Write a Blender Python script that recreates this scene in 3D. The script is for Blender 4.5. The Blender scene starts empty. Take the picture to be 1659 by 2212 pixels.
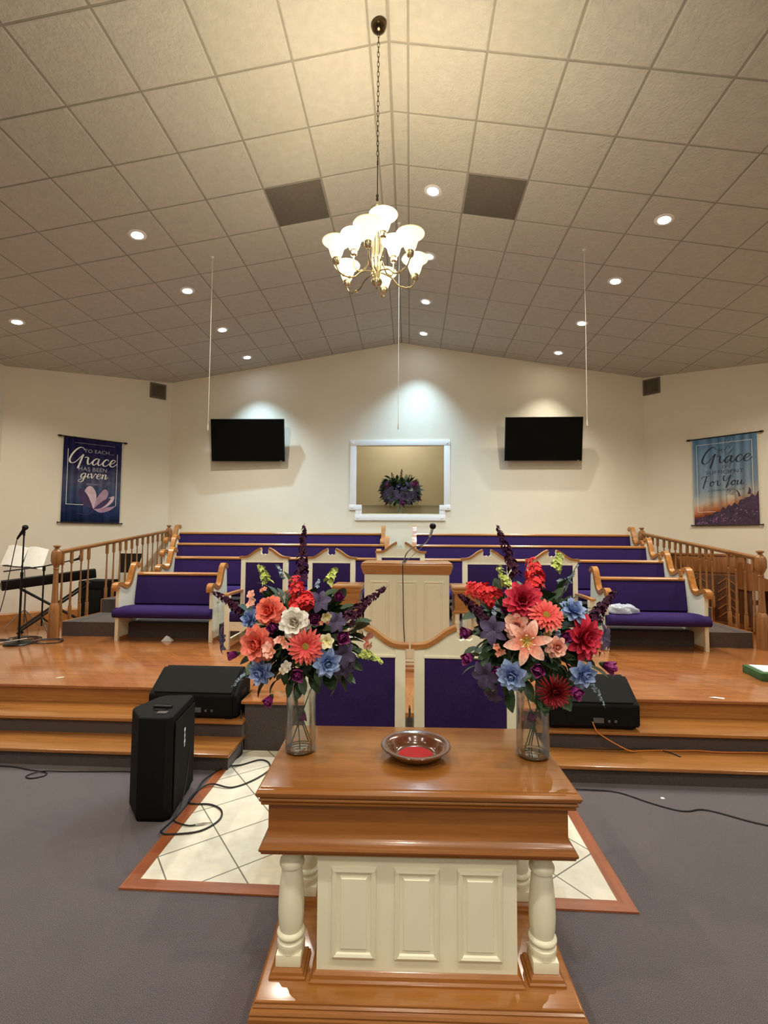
import bpy, bmesh, math, random
from mathutils import Vector, Matrix
random.seed(7)
C = bpy.context.scene.collection
PI = math.pi
R = math.radians

# ------------------------------------------------------------------ materials
def lin(c):
    return tuple(((v/255)/12.92 if v/255 <= .04045 else ((v/255+.055)/1.055)**2.4) for v in c)

class NT:
    def __init__(s, name):
        s.m = bpy.data.materials.new(name); s.m.use_nodes = True
        s.t = s.m.node_tree; s.n = s.t.nodes; s.l = s.t.links
        s.b = s.n['Principled BSDF']
    def new(s, typ, **kw):
        x = s.n.new(typ)
        for k, v in kw.items():
            if k.startswith('i_'): x.inputs[k[2:].replace('_', ' ')].default_value = v
            else: setattr(x, k, v)
        return x
    def link(s, a, ao, b, bi): s.l.new(a.outputs[ao], b.inputs[bi])
    def coords(s, scale=(1, 1, 1), rot=(0, 0, 0)):
        tc = s.new('ShaderNodeTexCoord'); mp = s.new('ShaderNodeMapping')
        mp.inputs['Scale'].default_value = scale; mp.inputs['Rotation'].default_value = rot
        s.link(tc, 'Object', mp, 'Vector'); return mp

def plain(name, col, rough=.5, metal=0, spec=.5, var=.06, vs=8, bump=0, bs=60, sheen=0, coat=0):
    """flat colour with a slight noise variation and an optional bump"""
    t = NT(name); c = lin(col)
    mp = t.coords()
    nz = t.new('ShaderNodeTexNoise'); nz.inputs['Scale'].default_value = vs; nz.inputs['Detail'].default_value = 3
    t.link(mp, 0, nz, 'Vector')
    cr = t.new('ShaderNodeValToRGB')
    cr.color_ramp.elements[0].position = .3; cr.color_ramp.elements[1].position = .7
    cr.color_ramp.elements[0].color = (*[v*(1-var) for v in c], 1)
    cr.color_ramp.elements[1].color = (*[min(1, v*(1+var)) for v in c], 1)
    t.link(nz, 'Fac', cr, 'Fac'); t.link(cr, 'Color', t.b, 'Base Color')
    t.b.inputs['Roughness'].default_value = rough; t.b.inputs['Metallic'].default_value = metal
    t.b.inputs['Specular IOR Level'].default_value = spec
    if sheen:
        t.b.inputs['Sheen Weight'].default_value = sheen; t.b.inputs['Sheen Roughness'].default_value = .4
        t.b.inputs['Sheen Tint'].default_value = (*[min(1, v*3+.1) for v in c], 1)
    if coat: t.b.inputs['Coat Weight'].default_value = coat; t.b.inputs['Coat Roughness'].default_value = .08
    if bump:
        n2 = t.new('ShaderNodeTexNoise'); n2.inputs['Scale'].default_value = bs; n2.inputs['Detail'].default_value = 4
        t.link(mp, 0, n2, 'Vector')
        bp = t.new('ShaderNodeBump'); bp.inputs['Strength'].default_value = bump; bp.inputs['Distance'].default_value = .01
        t.link(n2, 'Fac', bp, 'Height'); t.link(bp, 'Normal', t.b, 'Normal')
    return t.m

def wood(name, light, dark, axis='x', rough=.3, fine=1.0, coat=.3, planks=None, contrast=1.0):
    t = NT(name)
    sc = {'x': (.9, 14, 14), 'y': (14, .9, 14), 'z': (14, 14, .9)}[axis]
    mp = t.coords(tuple(v*fine for v in sc))
    n1 = t.new('ShaderNodeTexNoise'); n1.inputs['Scale'].default_value = 1.6; n1.inputs['Detail'].default_value = 6
    n1.inputs['Roughness'].default_value = .65; n1.inputs['Distortion'].default_value = .6
    t.link(mp, 0, n1, 'Vector')
    cr = t.new('ShaderNodeValToRGB'); e = cr.color_ramp.elements
    L, D = lin(light), lin(dark)
    mid = .5; w = .22/contrast
    e[0].position = mid-w; e[1].position = mid+w; e[0].color = (*D, 1); e[1].color = (*L, 1)
    t.link(n1, 'Fac', cr, 'Fac')
    mp2 = t.coords(tuple(v*fine*5 for v in sc))
    n2 = t.new('ShaderNodeTexNoise'); n2.inputs['Scale'].default_value = 3; n2.inputs['Detail'].default_value = 3
    t.link(mp2, 0, n2, 'Vector')
    mx = t.new('ShaderNodeMix', data_type='RGBA', blend_type='MULTIPLY'); mx.inputs['Factor'].default_value = .2
    t.link(cr, 'Color', mx, 6)
    c2 = t.new('ShaderNodeValToRGB'); c2.color_ramp.elements[0].position = .38; c2.color_ramp.elements[1].position = .56
    c2.color_ramp.elements[0].color = (.45, .4, .35, 1)
    t.link(n2, 'Fac', c2, 'Fac'); t.link(c2, 'Color', mx, 7)
    out = mx
    if planks:
        pl, pw, ang = planks
        mp3 = t.coords((1, 1, 1), (0, 0, ang))
        br = t.new('ShaderNodeTexBrick'); br.inputs['Scale'].default_value = 1
        br.inputs['Brick Width'].default_value = pl; br.inputs['Row Height'].default_value = pw
        br.inputs['Mortar Size'].default_value = .0012; br.inputs['Color1'].default_value = (.74, .72, .7, 1)
        br.inputs['Color2'].default_value = (1.15, 1.12, 1.05, 1); br.inputs['Mortar'].default_value = (.35, .3, .25, 1)
        br.inputs['Bias'].default_value = 0
        t.link(mp3, 0, br, 'Vector')
        m2 = t.new('ShaderNodeMix', data_type='RGBA', blend_type='MULTIPLY'); m2.inputs['Factor'].default_value = .4
        t.link(mx, 2, m2, 6); t.link(br, 'Color', m2, 7); out = m2
    t.link(out, 2, t.b, 'Base Color')
    t.b.inputs['Roughness'].default_value = rough
    t.b.inputs['Coat Weight'].default_value = coat; t.b.inputs['Coat Roughness'].default_value = .12
    bp = t.new('ShaderNodeBump'); bp.inputs['Strength'].default_value = .08; bp.inputs['Distance'].default_value = .004
    t.link(n2, 'Fac', bp, 'Height'); t.link(bp, 'Normal', t.b, 'Normal')
    return t.m

def emit(name, col, strength):
    t = NT(name); t.b.inputs['Base Color'].default_value = (*lin(col), 1)
    t.b.inputs['Emission Color'].default_value = (*lin(col), 1); t.b.inputs['Emission Strength'].default_value = strength
    return t.m

def glass(name, tint=(250, 255, 252), rough=0, ior=1.45):
    t = NT(name); t.b.inputs['Base Color'].default_value = (*lin(tint), 1)
    t.b.inputs['Transmission Weight'].default_value = 1; t.b.inputs['Roughness'].default_value = rough
    t.b.inputs['IOR'].default_value = ior
    return t.m

def carpet(name, c1, c2, scale=260):
    t = NT(name); mp = t.coords()
    n = t.new('ShaderNodeTexNoise'); n.inputs['Scale'].default_value = scale; n.inputs['Detail'].default_value = 4
    n2 = t.new('ShaderNodeTexNoise'); n2.inputs['Scale'].default_value = 1.3; n2.inputs['Detail'].default_value = 3
    t.link(mp, 0, n, 'Vector'); t.link(mp, 0, n2, 'Vector')
    cr = t.new('ShaderNodeValToRGB'); cr.color_ramp.elements[0].position = .35; cr.color_ramp.elements[1].position = .65
    cr.color_ramp.elements[0].color = (*lin(c2), 1); cr.color_ramp.elements[1].color = (*lin(c1), 1)
    t.link(n, 'Fac', cr, 'Fac')
    mx = t.new('ShaderNodeMix', data_type='RGBA', blend_type='MULTIPLY'); mx.inputs['Factor'].default_value = .25
    t.link(cr, 'Color', mx, 6); t.link(n2, 'Fac', mx, 7); t.link(mx, 2, t.b, 'Base Color')
    t.b.inputs['Roughness'].default_value = 1; t.b.inputs['Specular IOR Level'].default_value = .1
    t.b.inputs['Sheen Weight'].default_value = .25
    bp = t.new('ShaderNodeBump'); bp.inputs['Strength'].default_value = .6; bp.inputs['Distance'].default_value = .006
    t.link(n, 'Fac', bp, 'Height'); t.link(bp, 'Normal', t.b, 'Normal')
    return t.m

M = {}
M['wall'] = plain('cream_wall_paint', (226, 220, 202), .75, var=.02, vs=2, bump=.12, bs=90, spec=.3)
M['wall_grey'] = plain('cream_wall_paint_side', (222, 218, 206), .75, var=.02, vs=2, bump=.12, bs=90, spec=.3)
M['niche'] = plain('tan_niche_paint', (200, 190, 164), .8, var=.03, vs=3, bump=.1, bs=90, spec=.2)
M['tileceil'] = plain('mineral_fibre_tile', (188, 188, 178), .95, var=.05, vs=14, bump=.9, bs=38, spec=.15)
M['tbar'] = plain('beige_ceiling_grid', (148, 145, 134), .7, var=.03)
M['carpet'] = carpet('mauve_grey_carpet', (114, 102, 104), (72, 63, 66))
M['carpet_dark'] = carpet('brown_grey_step_carpet', (96, 84, 80), (58, 50, 48))
M['white_paint'] = plain('ivory_gloss_paint', (232, 228, 204), .35, var=.02, vs=5, spec=.5)
M['white_pure'] = plain('white_trim_paint', (236, 238, 238), .4, var=.01)
M['purple'] = plain('purple_upholstery', (50, 33, 84), .9, var=.18, vs=160, bump=.4, bs=350, spec=.12, sheen=.08)
M['black'] = plain('black_plastic', (12, 12, 12), .5, var=.1, spec=.25)
M['black_metal'] = plain('black_metal', (16, 16, 17), .35, metal=.4, var=.05)
M['grille'] = plain('black_steel_grille', (22, 23, 20), .75, metal=0, var=.2, vs=220, bump=.5, bs=500, spec=.2)
M['speaker_box'] = plain('black_textured_box', (7, 7, 7), .7, var=.15, vs=80, bump=.4, bs=180, spec=.18)
M['screen'] = plain('black_glossy_screen', (3, 3, 3), .25, var=.01, spec=.15)
M['brass'] = plain('antique_brass', (198, 188, 162), .25, metal=1, var=.08, vs=20)
M['dark_brass'] = plain('dark_brass_canopy', (96, 80, 58), .2, metal=1, var=.08, vs=20)
M['chrome'] = plain('chrome', (210, 210, 212), .15, metal=1, var=.02)
M['cord_black'] = plain('black_rubber_cord', (26, 22, 24), .5, var=.05)
M['cord_orange'] = plain('orange_cord', (205, 120, 50), .5, var=.05)
M['cord_white'] = plain('white_cord', (225, 222, 212), .5, var=.02)
M['paper'] = plain('white_paper', (238, 238, 232), .8, var=.03, vs=20)
M['vent'] = plain('grey_return_panel', (98, 94, 86), .9, var=.1, vs=30, bump=.3, bs=200)
M['vent_wall'] = plain('brown_vent_metal', (104, 94, 78), .6, var=.08)
M['felt'] = plain('red_felt', (168, 22, 26), .95, var=.15, vs=250, bump=.4, bs=400, sheen=.5)
M['green_box'] = plain('dark_green_card', (52, 92, 50), .6, var=.1)
M['bag'] = plain('thin_clear_plastic', (214, 222, 234), .25, spec=.6); M['bag'].node_tree.nodes['Principled BSDF'].inputs['Alpha'].default_value = .5
def thin_glass(name, base, gain):
    t = NT(name); t.n.remove(t.b)
    tr = t.new('ShaderNodeBsdfTransparent'); tr.inputs[0].default_value = (.96, .975, .97, 1)
    gl = t.new('ShaderNodeBsdfGlossy'); gl.inputs['Roughness'].default_value = .03; gl.inputs['Color'].default_value = (.95, .98, 1, 1)
    lw = t.new('ShaderNodeLayerWeight'); lw.inputs['Blend'].default_value = .35
    mp = t.new('ShaderNodeMath', operation='MULTIPLY_ADD', use_clamp=True); t.link(lw, 'Fresnel', mp, 0); mp.inputs[1].default_value = gain; mp.inputs[2].default_value = base
    mx = t.new('ShaderNodeMixShader'); t.link(mp, 0, mx, 0); t.link(tr, 0, mx, 1); t.link(gl, 0, mx, 2)
    t.link(mx, 0, t.n['Material Output'], 'Surface'); return t.m
M['glass'] = thin_glass('clear_glass', .03, .55)
M['glass_base'] = thin_glass('thick_clear_glass', .16, .9)
M['grey_metal'] = plain('grey_metal', (120, 120, 122), .35, metal=.8, var=.04)
oakL, oakD = (196, 138, 74), (154, 96, 44)
M['oak_x'] = wood('honey_oak_along_x', oakL, oakD, 'x', .28)
M['oak_y'] = wood('honey_oak_along_y', oakL, oakD, 'y', .28)
M['oak_z'] = wood('honey_oak_along_z', oakL, oakD, 'z', .32)
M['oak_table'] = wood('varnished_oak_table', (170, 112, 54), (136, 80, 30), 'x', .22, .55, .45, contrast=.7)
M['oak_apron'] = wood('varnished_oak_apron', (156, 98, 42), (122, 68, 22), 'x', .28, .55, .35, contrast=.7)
M['oak_step'] = wood('varnished_oak_step', (174, 116, 58), (140, 86, 36), 'x', .24, .7, .5)
M['oak_floor'] = wood('polished_oak_floor', (182, 118, 68), (150, 90, 48), 'x', .14, .8, .5, planks=(.9, .083, R(45)))
M['oak_border'] = wood('reddish_oak_border', (172, 98, 56), (128, 64, 34), 'x', .35)
M['oak_border_y'] = wood('reddish_oak_border_y', (172, 98, 56), (128, 64, 34), 'y', .35)
M['walnut'] = wood('brown_organ_wood', (160, 102, 54), (112, 66, 30), 'z', .35)
M['oak_rail_y'] = wood('darker_oak_rail', (168, 116, 64), (124, 80, 40), 'y', .35)
M['oak_rail_z'] = wood('darker_oak_rail_upright', (168, 116, 64), (124, 80, 40), 'z', .35)
M['walnut_dish'] = wood('turned_brown_wood', (112, 66, 42), (72, 38, 24), 'x', .18, .8, .8)

def floor_tile_material():
    t = NT('diagonal_ivory_tile'); mp = t.coords((1/.3337, 1/.3337, 1), (0, 0, -R(38.3)))
    # shift so that a measured joint crossing lands on a grid corner
    ox, oy = -1.108, 2.880
    a = -R(38.3); k = 1/.3337
    mp.inputs['Location'].default_value = (-(ox*k*math.cos(a)-oy*k*math.sin(a)), -(ox*k*math.sin(a)+oy*k*math.cos(a)), 0)
    sep = t.new('ShaderNodeSeparateXYZ'); t.link(mp, 0, sep, 0)
    outs = []
    for ax in ('X', 'Y'):
        f = t.new('ShaderNodeMath', operation='FRACT'); t.link(sep, ax, f, 0)
        s = t.new('ShaderNodeMath', operation='SUBTRACT'); t.link(f, 0, s, 0); s.inputs[1].default_value = .5
        b = t.new('ShaderNodeMath', operation='ABSOLUTE'); t.link(s, 0, b, 0)
        g = t.new('ShaderNodeMath', operation='GREATER_THAN'); t.link(b, 0, g, 0); g.inputs[1].default_value = .489
        outs.append(g)
    mxx = t.new('ShaderNodeMath', operation='MAXIMUM'); t.link(outs[0], 0, mxx, 0); t.link(outs[1], 0, mxx, 1)
    n = t.new('ShaderNodeTexNoise'); n.inputs['Scale'].default_value = 9; n.inputs['Detail'].default_value = 8; n.inputs['Roughness'].default_value = .7
    tc = t.new('ShaderNodeTexCoord'); t.link(tc, 'Object', n, 'Vector')
    cr = t.new('ShaderNodeValToRGB'); cr.color_ramp.elements[0].position = .3; cr.color_ramp.elements[1].position = .75
    cr.color_ramp.elements[0].color = (*lin((218, 208, 184)), 1); cr.color_ramp.elements[1].color = (*lin((238, 232, 214)), 1)
    t.link(n, 'Fac', cr, 'Fac')
    mx = t.new('ShaderNodeMix', data_type='RGBA'); t.link(mxx, 0, mx, 'Factor'); t.link(cr, 'Color', mx, 6)
    mx.inputs[7].default_value = (*lin((112, 106, 92)), 1)
    t.link(mx, 2, t.b, 'Base Color'); t.b.inputs['Roughness'].default_value = .42
    bp = t.new('ShaderNodeBump'); bp.inputs['Strength'].default_value = .5; bp.inputs['Distance'].default_value = .002; bp.invert = True
    t.link(mxx, 0, bp, 'Height'); t.link(bp, 'Normal', t.b, 'Normal')
    return t.m
M['floor_tile'] = floor_tile_material()

# ------------------------------------------------------------------ mesh helpers
class MB:
    def __init__(s): s.v = []; s.f = []
    def add(s, vs, fs, mat=None):
        o = len(s.v)
        s.v += [tuple(mat @ Vector(v)) if mat is not None else tuple(v) for v in vs]
        s.f += [tuple(i+o for i in f) for f in fs]
        return s
    def box(s, x0, x1, y0, y1, z0, z1, b=0, mat=None):
        if b:
            b = min(b, (x1-x0)*.45, (y1-y0)*.45, (z1-z0)*.45)
            vs, fs = [], []
            bm = bmesh.new(); bmesh.ops.create_cube(bm, size=1)
            for v in bm.verts: v.co = Vector(((x0+x1)/2+v.co.x*(x1-x0), (y0+y1)/2+v.co.y*(y1-y0), (z0+z1)/2+v.co.z*(z1-z0)))
            bmesh.ops.bevel(bm, geom=bm.edges[:], offset=b, segments=2, profile=.6, affect='EDGES')
            bm.verts.index_update()
            s.add([v.co[:] for v in bm.verts], [[v.index for v in f.verts] for f in bm.faces], mat); bm.free()
            return s
        vs = [(x, y, z) for z in (z0, z1) for y in (y0, y1) for x in (x0, x1)]
        return s.add(vs, [(0, 2, 3, 1), (4, 5, 7, 6), (0, 1, 5, 4), (2, 6, 7, 3), (0, 4, 6, 2), (1, 3, 7, 5)], mat)
    def lathe(s, prof, n=20, c=(0, 0, 0), mat=None, cap=True):
        vs, fs = [], []
        for r, z in prof:
            for k in range(n):
                a = 2*PI*k/n; vs.append((c[0]+r*math.cos(a), c[1]+r*math.sin(a), c[2]+z))
        for i in range(len(prof)-1):
            for k in range(n):
                k2 = (k+1) % n
                fs.append((i*n+k, i*n+k2, (i+1)*n+k2, (i+1)*n+k))
        if cap:
            if prof[0][0] > 1e-6: fs.append(tuple(reversed(range(n))))
            if prof[-1][0] > 1e-6: fs.append(tuple((len(prof)-1)*n+k for k in range(n)))
        return s.add(vs, fs, mat)
    def tube(s, pts, r, n=8, cap=True, mat=None, flat=1.0):
        pts = [Vector(p) for p in pts]; vs, fs = [], []
        rs = r if isinstance(r, (list, tuple)) else [r]*len(pts)
        t0 = (pts[1]-pts[0]).normalized()
        up = Vector((0, 0, 1)) if abs(t0.z) < .9 else Vector((1, 0, 0))
        nrm = t0.cross(up).normalized()
        for i, p in enumerate(pts):
            a = pts[max(0, i-1)]; b = pts[min(len(pts)-1, i+1)]
            t = (b-a).normalized()
            nrm = (nrm - t*nrm.dot(t))
            nrm = nrm.normalized() if nrm.length > 1e-6 else t.orthogonal().normalized()
            bi = t.cross(nrm)
            for k in range(n):
                q = 2*PI*k/n
                vs.append(tuple(p + nrm*(rs[i]*math.cos(q)) + bi*(rs[i]*flat*math.sin(q))))
        for i in range(len(pts)-1):
            for k in range(n):
                k2 = (k+1) % n
                fs.append((i*n+k, i*n+k2, (i+1)*n+k2, (i+1)*n+k))
        if cap:
            fs.append(tuple(reversed(range(n)))); fs.append(tuple((len(pts)-1)*n+k for k in range(n)))
        return s.add(vs, fs, mat)
    def prism(s, poly, a0, a1, axis='x', mat=None):
        """poly: 2-D outline; axis x -> (y,z), axis y -> (x,z), axis z -> (x,y)"""
        n = len(poly)
        def P(p, a): return {'x': (a, p[0], p[1]), 'y': (p[0], a, p[1]), 'z': (p[0], p[1], a)}[axis]
        vs = [P(p, a0) for p in poly]+[P(p, a1) for p in poly]
        fs = [tuple(range(n)), tuple(range(2*n-1, n-1, -1))]
        for i in range(n):
            j = (i+1) % n; fs.append((i, i+n, j+n, j))
        return s.add(vs, fs, mat)
    def ribbon(s, path, th, a0, a1, axis='x', mat=None):
        """thick band following a 2-D path, extruded along an axis"""
        L = []; Rr = []
        for i, p in enumerate(path):
            a = path[max(0, i-1)]; b = path[min(len(path)-1, i+1)]
            d = Vector((b[0]-a[0], b[1]-a[1])).normalized(); nn = Vector((-d.y, d.x))
            t = th[i] if isinstance(th, (list, tuple)) else th
            L.append((p[0]+nn.x*t/2, p[1]+nn.y*t/2)); Rr.append((p[0]-nn.x*t/2, p[1]-nn.y*t/2))
        n = len(path)
        def P(p, a): return {'x': (a, p[0], p[1]), 'y': (p[0], a, p[1]), 'z': (p[0], p[1], a)}[axis]
        vs = []
        for i in range(n): vs += [P(L[i], a0), P(Rr[i], a0), P(Rr[i], a1), P(L[i], a1)]
        fs = []
        for i in range(n-1):
            for k in range(4):
                k2 = (k+1) % 4; fs.append((i*4+k, i*4+k2, i*4+4+k2, i*4+4+k))
        fs.append((3, 2, 1, 0)); fs.append(tuple((n-1)*4+k for k in range(4)))
        return s.add(vs, fs, mat)
    def rect(s, cx, cy, hw, hd, prof, mat=None, cap=True):
        """moulding profile (out, z) carried round a rectangle, closed bottom and top"""
        vs, fs = [], []
        for o, z in prof:
            vs += [(cx-hw-o, cy-hd-o, z), (cx+hw+o, cy-hd-o, z), (cx+hw+o, cy+hd+o, z), (cx-hw-o, cy+hd+o, z)]
        for i in range(len(prof)-1):
            for k in range(4):
                k2 = (k+1) % 4; fs.append((i*4+k, i*4+k2, i*4+4+k2, i*4+4+k))
        if cap:
            fs.append((3, 2, 1, 0)); fs.append(tuple((len(prof)-1)*4+k for k in range(4)))
        return s.add(vs, fs, mat)
    def build(s, name, mat, parent=None, smooth=35, recalc=True):
        me = bpy.data.meshes.new(name); me.from_pydata(s.v, [], s.f)
        if recalc:
            bm = bmesh.new(); bm.from_mesh(me); bmesh.ops.recalc_face_normals(bm, faces=bm.faces); bm.to_mesh(me); bm.free()
        me.materials.append(M[mat] if isinstance(mat, str) else mat)
        if smooth:
            for p in me.polygons: p.use_smooth = True
            me.set_sharp_from_angle(angle=R(smooth))
        o = bpy.data.objects.new(name, me); C.objects.link(o)
        if parent: o.parent = parent
        return o

def thing(name, label, cat, loc=(0, 0, 0), rz=0, group=None):
    o = bpy.data.objects.new(name, None); C.objects.link(o); o.empty_display_size = .1
    o.location = loc; o.rotation_euler = (0, 0, rz); tag(o, label, cat, group); return o
def tag(o, label, cat, group=None):
    o['label'] = label; o['category'] = cat
    if group: o['group'] = group
    return o
def struct(o): o['kind'] = 'structure'; return o
def dup(root, loc, rz, label, group=None):
    kids = {}
    for q in bpy.data.objects:
        if q.parent: kids.setdefault(q.parent, []).append(q)
    def rec(o, par):
        c = o.copy(); C.objects.link(c); c.parent = par
        for k in kids.get(o, []): rec(k, c)
        return c
    r = rec(root, None); r.location = loc; r.rotation_euler = (0, 0, rz); r['label'] = label
    if group: r['group'] = group
    return r
def cat_rom(pts, n=6):
    pts = [Vector(p) for p in pts]; out = []
    for i in range(len(pts)-1):
        p0 = pts[max(0, i-1)]; p1 = pts[i]; p2 = pts[i+1]; p3 = pts[min(len(pts)-1, i+2)]
        for k in range(n):
            t = k/n
            out.append(.5*((2*p1)+(p2-p0)*t+(2*p0-5*p1+4*p2-p3)*t*t+(3*p1-p0-3*p2+p3)*t**3))
    out.append(pts[-1]); return out

# ------------------------------------------------------------------ camera
F_PX, YAW, PITCH, ROLL, CH = 1044.6, .054, .0554, .0067, 1.75
cy_, sy_, cp_, sp_ = math.cos(YAW), math.sin(YAW), math.cos(PITCH), math.sin(PITCH)
Fw = Vector((-sy_*cp_, cy_*cp_, sp_)); r0 = Vector((cy_, sy_, 0)); u0 = r0.cross(Fw)
Rt = r0*math.cos(ROLL)+u0*math.sin(ROLL); Up = -r0*math.sin(ROLL)+u0*math.cos(ROLL)
cam = bpy.data.objects.new('camera', bpy.data.cameras.new('camera')); C.objects.link(cam)
cam.matrix_world = Matrix(((Rt.x, Up.x, -Fw.x, 0), (Rt.y, Up.y, -Fw.y, 0), (Rt.z, Up.z, -Fw.z, CH), (0, 0, 0, 1)))
cam.data.sensor_fit = 'HORIZONTAL'; cam.data.sensor_width = 36; cam.data.lens = 36*F_PX/1659
cam.data.clip_start = .05
bpy.context.scene.camera = cam

# ------------------------------------------------------------------ room shell
XR, HR, TH = -.1765, 5.5754, .1614            # ridge x, ridge height, roof slope
TT = math.tan(TH)
def roof(x): return HR-abs(x-XR)*TT
BW = 9.25; ZS = .41                            # back wall, stage level
AL, BL = (-4.75, 9.25), (-6.6, 7.40)           # angled wall, left
AR, BR = (4.40, 9.25), (6.25, 7.40)
YB = -7.0                                      # wall behind the viewer

def wall(name, A, B, z0=0, mat='wall', th=.12):
    """vertical wall from A to B whose top follows the roof, thickness away from the room centre"""
    A = Vector(A); B = Vector(B); n = Vector((-(B-A).y, (B-A).x)).normalized()
    if (Vector((XR, 4))-A).dot(n) > 0: n = -n
    P = [A+(B-A)*k/12 for k in range(13)]
    if (A.x-XR)*(B.x-XR) < 0: P.append(A+(B-A)*((XR-A.x)/(B.x-A.x))); P.sort(key=lambda p: (p-A).length)
    vs = []
    for p in P:
        q = p+n*th; vs += [(p.x, p.y, z0), (p.x, p.y, roof(p.x)+.03), (q.x, q.y, roof(p.x)+.03), (q.x, q.y, z0)]
    fs = []
    for i in range(len(P)-1):
        for k in range(4):
            k2 = (k+1) % 4; fs.append((i*4+k, i*4+k2, i*4+4+k2, i*4+4+k))
    fs.append((0, 1, 2, 3)); fs.append(tuple(reversed([len(vs)-4+k for k in range(4)])))
    return struct(MB().add(vs, fs).build(name, mat, smooth=0))

wall('wall_angled_left', AL, BL)
wall('wall_angled_right', AR, BR)
wall('wall_left', BL, (-6.6, YB), mat='wall_grey')
wall('wall_right', BR, (6.25, YB))
wall('wall_front', (-6.6, YB), (6.25, YB))
# back wall with the stepped niche opening
wx0, wx1, wz1 = -1.05, .65, 3.555
nx0, nx1, nz0, nz1 = -.94, .565, 2.21, 2.38
mb = MB()
def wpoly(poly): mb.prism(poly, BW, BW+.12, 'y')
wpoly([(-4.9, 0), (wx0, 0), (wx0, roof(wx0)+.03), (-4.9, roof(-4.9)+.03)])
wpoly([(wx1, 0), (4.55, 0), (4.55, roof(4.55)+.03), (wx1, roof(wx1)+.03)])
wpoly([(wx0, wz1), (wx1, wz1), (wx1, roof(wx1)+.03), (XR, HR+.03), (wx0, roof(wx0)+.03)])
wpoly([(wx0, 0), (wx1, 0), (wx1, nz0), (wx0, nz0)])
wpoly([(wx0, nz0), (nx0, nz0), (nx0, nz1), (wx0, nz1)])
wpoly([(nx1, nz0), (wx1, nz0), (wx1, nz1), (nx1, nz1)])
struct(mb.build('wall_back', 'wall', smooth=0))
# niche room behind the opening
mb = MB()
mb.box(-1.9, 1.5, 10.75, 10.85, 1.6, 4.3)                 # its back wall
mb.box(-2.0, -1.9, 9.37, 10.85, 1.6, 4.3); mb.box(1.5, 1.6, 9.37, 10.85, 1.6, 4.3)
mb.box(-2.0, 1.6, 9.37, 10.85, 4.3, 4.4); mb.box(-2.0, 1.6, 9.37, 10.85, 1.5, 1.6)
mb.box(-1.9, 1.5, 10.45, 10.75, 1.6, 2.47)                # low ledge
mb.box(-1.9, 1.5, 10.43, 10.75, 2.47, 2.50)
mb.box(-1.9, 1.5, 9.37, 10.43, 2.20, 2.24)                # shelf floor the vase stands on
struct(mb.build('wall_niche', 'niche', smooth=0))
# white flat frame round the opening, seven lapped boards
fr = thing('opening_frame', 'white flat-board frame with notched lower corners around the niche opening', 'frame', (XR, BW, 2.1))
def board(x0, x1, z0, z1, d=.02):
    MB().box(x0-XR, x1-XR, -d, -.0005, z0-2.1, z1-2.1, .003).build('frame_board', 'white_pure', fr)
board(-1.16, .76, wz1-.005, 3.65, .024)
board(-1.16, wx0+.005, 2.38, wz1-.005); board(wx1-.005, .76, 2.38, wz1-.005)
board(-1.17, nx0+.01, 2.30, 2.40, .026); board(nx1-.01, .77, 2.30, 2.40, .026)
board(-1.05, nx0+.01, 2.21, 2.30); board(nx1-.01, .66, 2.21, 2.30)
board(-1.06, .67, 2.10, 2.212, .026)
for (x, z) in ((-1.11, 3.60), (.71, 3.60), (-1.12, 2.35), (.72, 2.35), (-1.0, 2.155), (.61, 2.155)):
    MB().box(x-XR-.018, x-XR+.018, -.032, -.024, z-2.1-.018, z-2.1+.018, .004).build('corner_block', 'white_pure', fr)

# floor
struct(MB().box(-6.75, 6.4, YB-.2, 11, -.1, 0).build('floor', 'carpet', smooth=0))
# ceiling: bars and tiles
T = .61; W0 = .15; V0 = 3.51
ca, sa = math.cos(TH), math.sin(TH)
mb = MB(); vent_cells = []
nv0 = int(math.floor((YB-V0)/T)); nv1 = 10
for s in (1, -1):
    us = [0, W0]+[W0+T*k for k in range(1, 12)]
    for i in range(len(us)-1):
        for j in range(nv0, nv1):
            v0 = V0+j*T; v1 = v0+T; u0_, u1_ = us[i], us[i+1]
            if j == 2 and i == 2: continue                      # the two dark return panels
            g = .009; e = .009; dz = .006
            if i == 0: a0, a1 = u0_+.012, u1_-g
            else: a0, a1 = u0_+g, u1_-g
            vs = []
            for (ee, d) in ((0, -.001), (0, .003), (e, dz)):
                for (u, v) in ((a0+ee, v0+g+ee), (a1-ee, v0+g+ee), (a1-ee, v1-g-ee), (a0+ee, v1-g-ee)):
                    vs.append((XR+s*(u*ca-d*sa*0), v, HR-u*sa-d))
            fs = [(8, 9, 10, 11)]
            for r_ in (0, 1):
                for k in range(4):
                    k2 = (k+1) % 4; fs.append((r_*4+k, r_*4+k2, r_*4+4+k2, r_*4+4+k))
            mb.add(vs, fs)
xe = 6.9
ceil = mb.build('ceiling', 'tileceil', smooth=0, recalc=False)
struct(ceil)
mb = MB()
mb.prism([(XR-xe, HR-xe*TT), (XR, HR), (XR+xe, HR-xe*TT), (XR+xe, HR-xe*TT+.05), (XR, HR+.05), (XR-xe, HR-xe*TT+.05)], YB-.2, 9.5, 'y')
struct(mb.build('trim_1', 'tbar', smooth=0))
def oncel(x, y, d=0): return (x, y, roof(x)-d)

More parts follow.
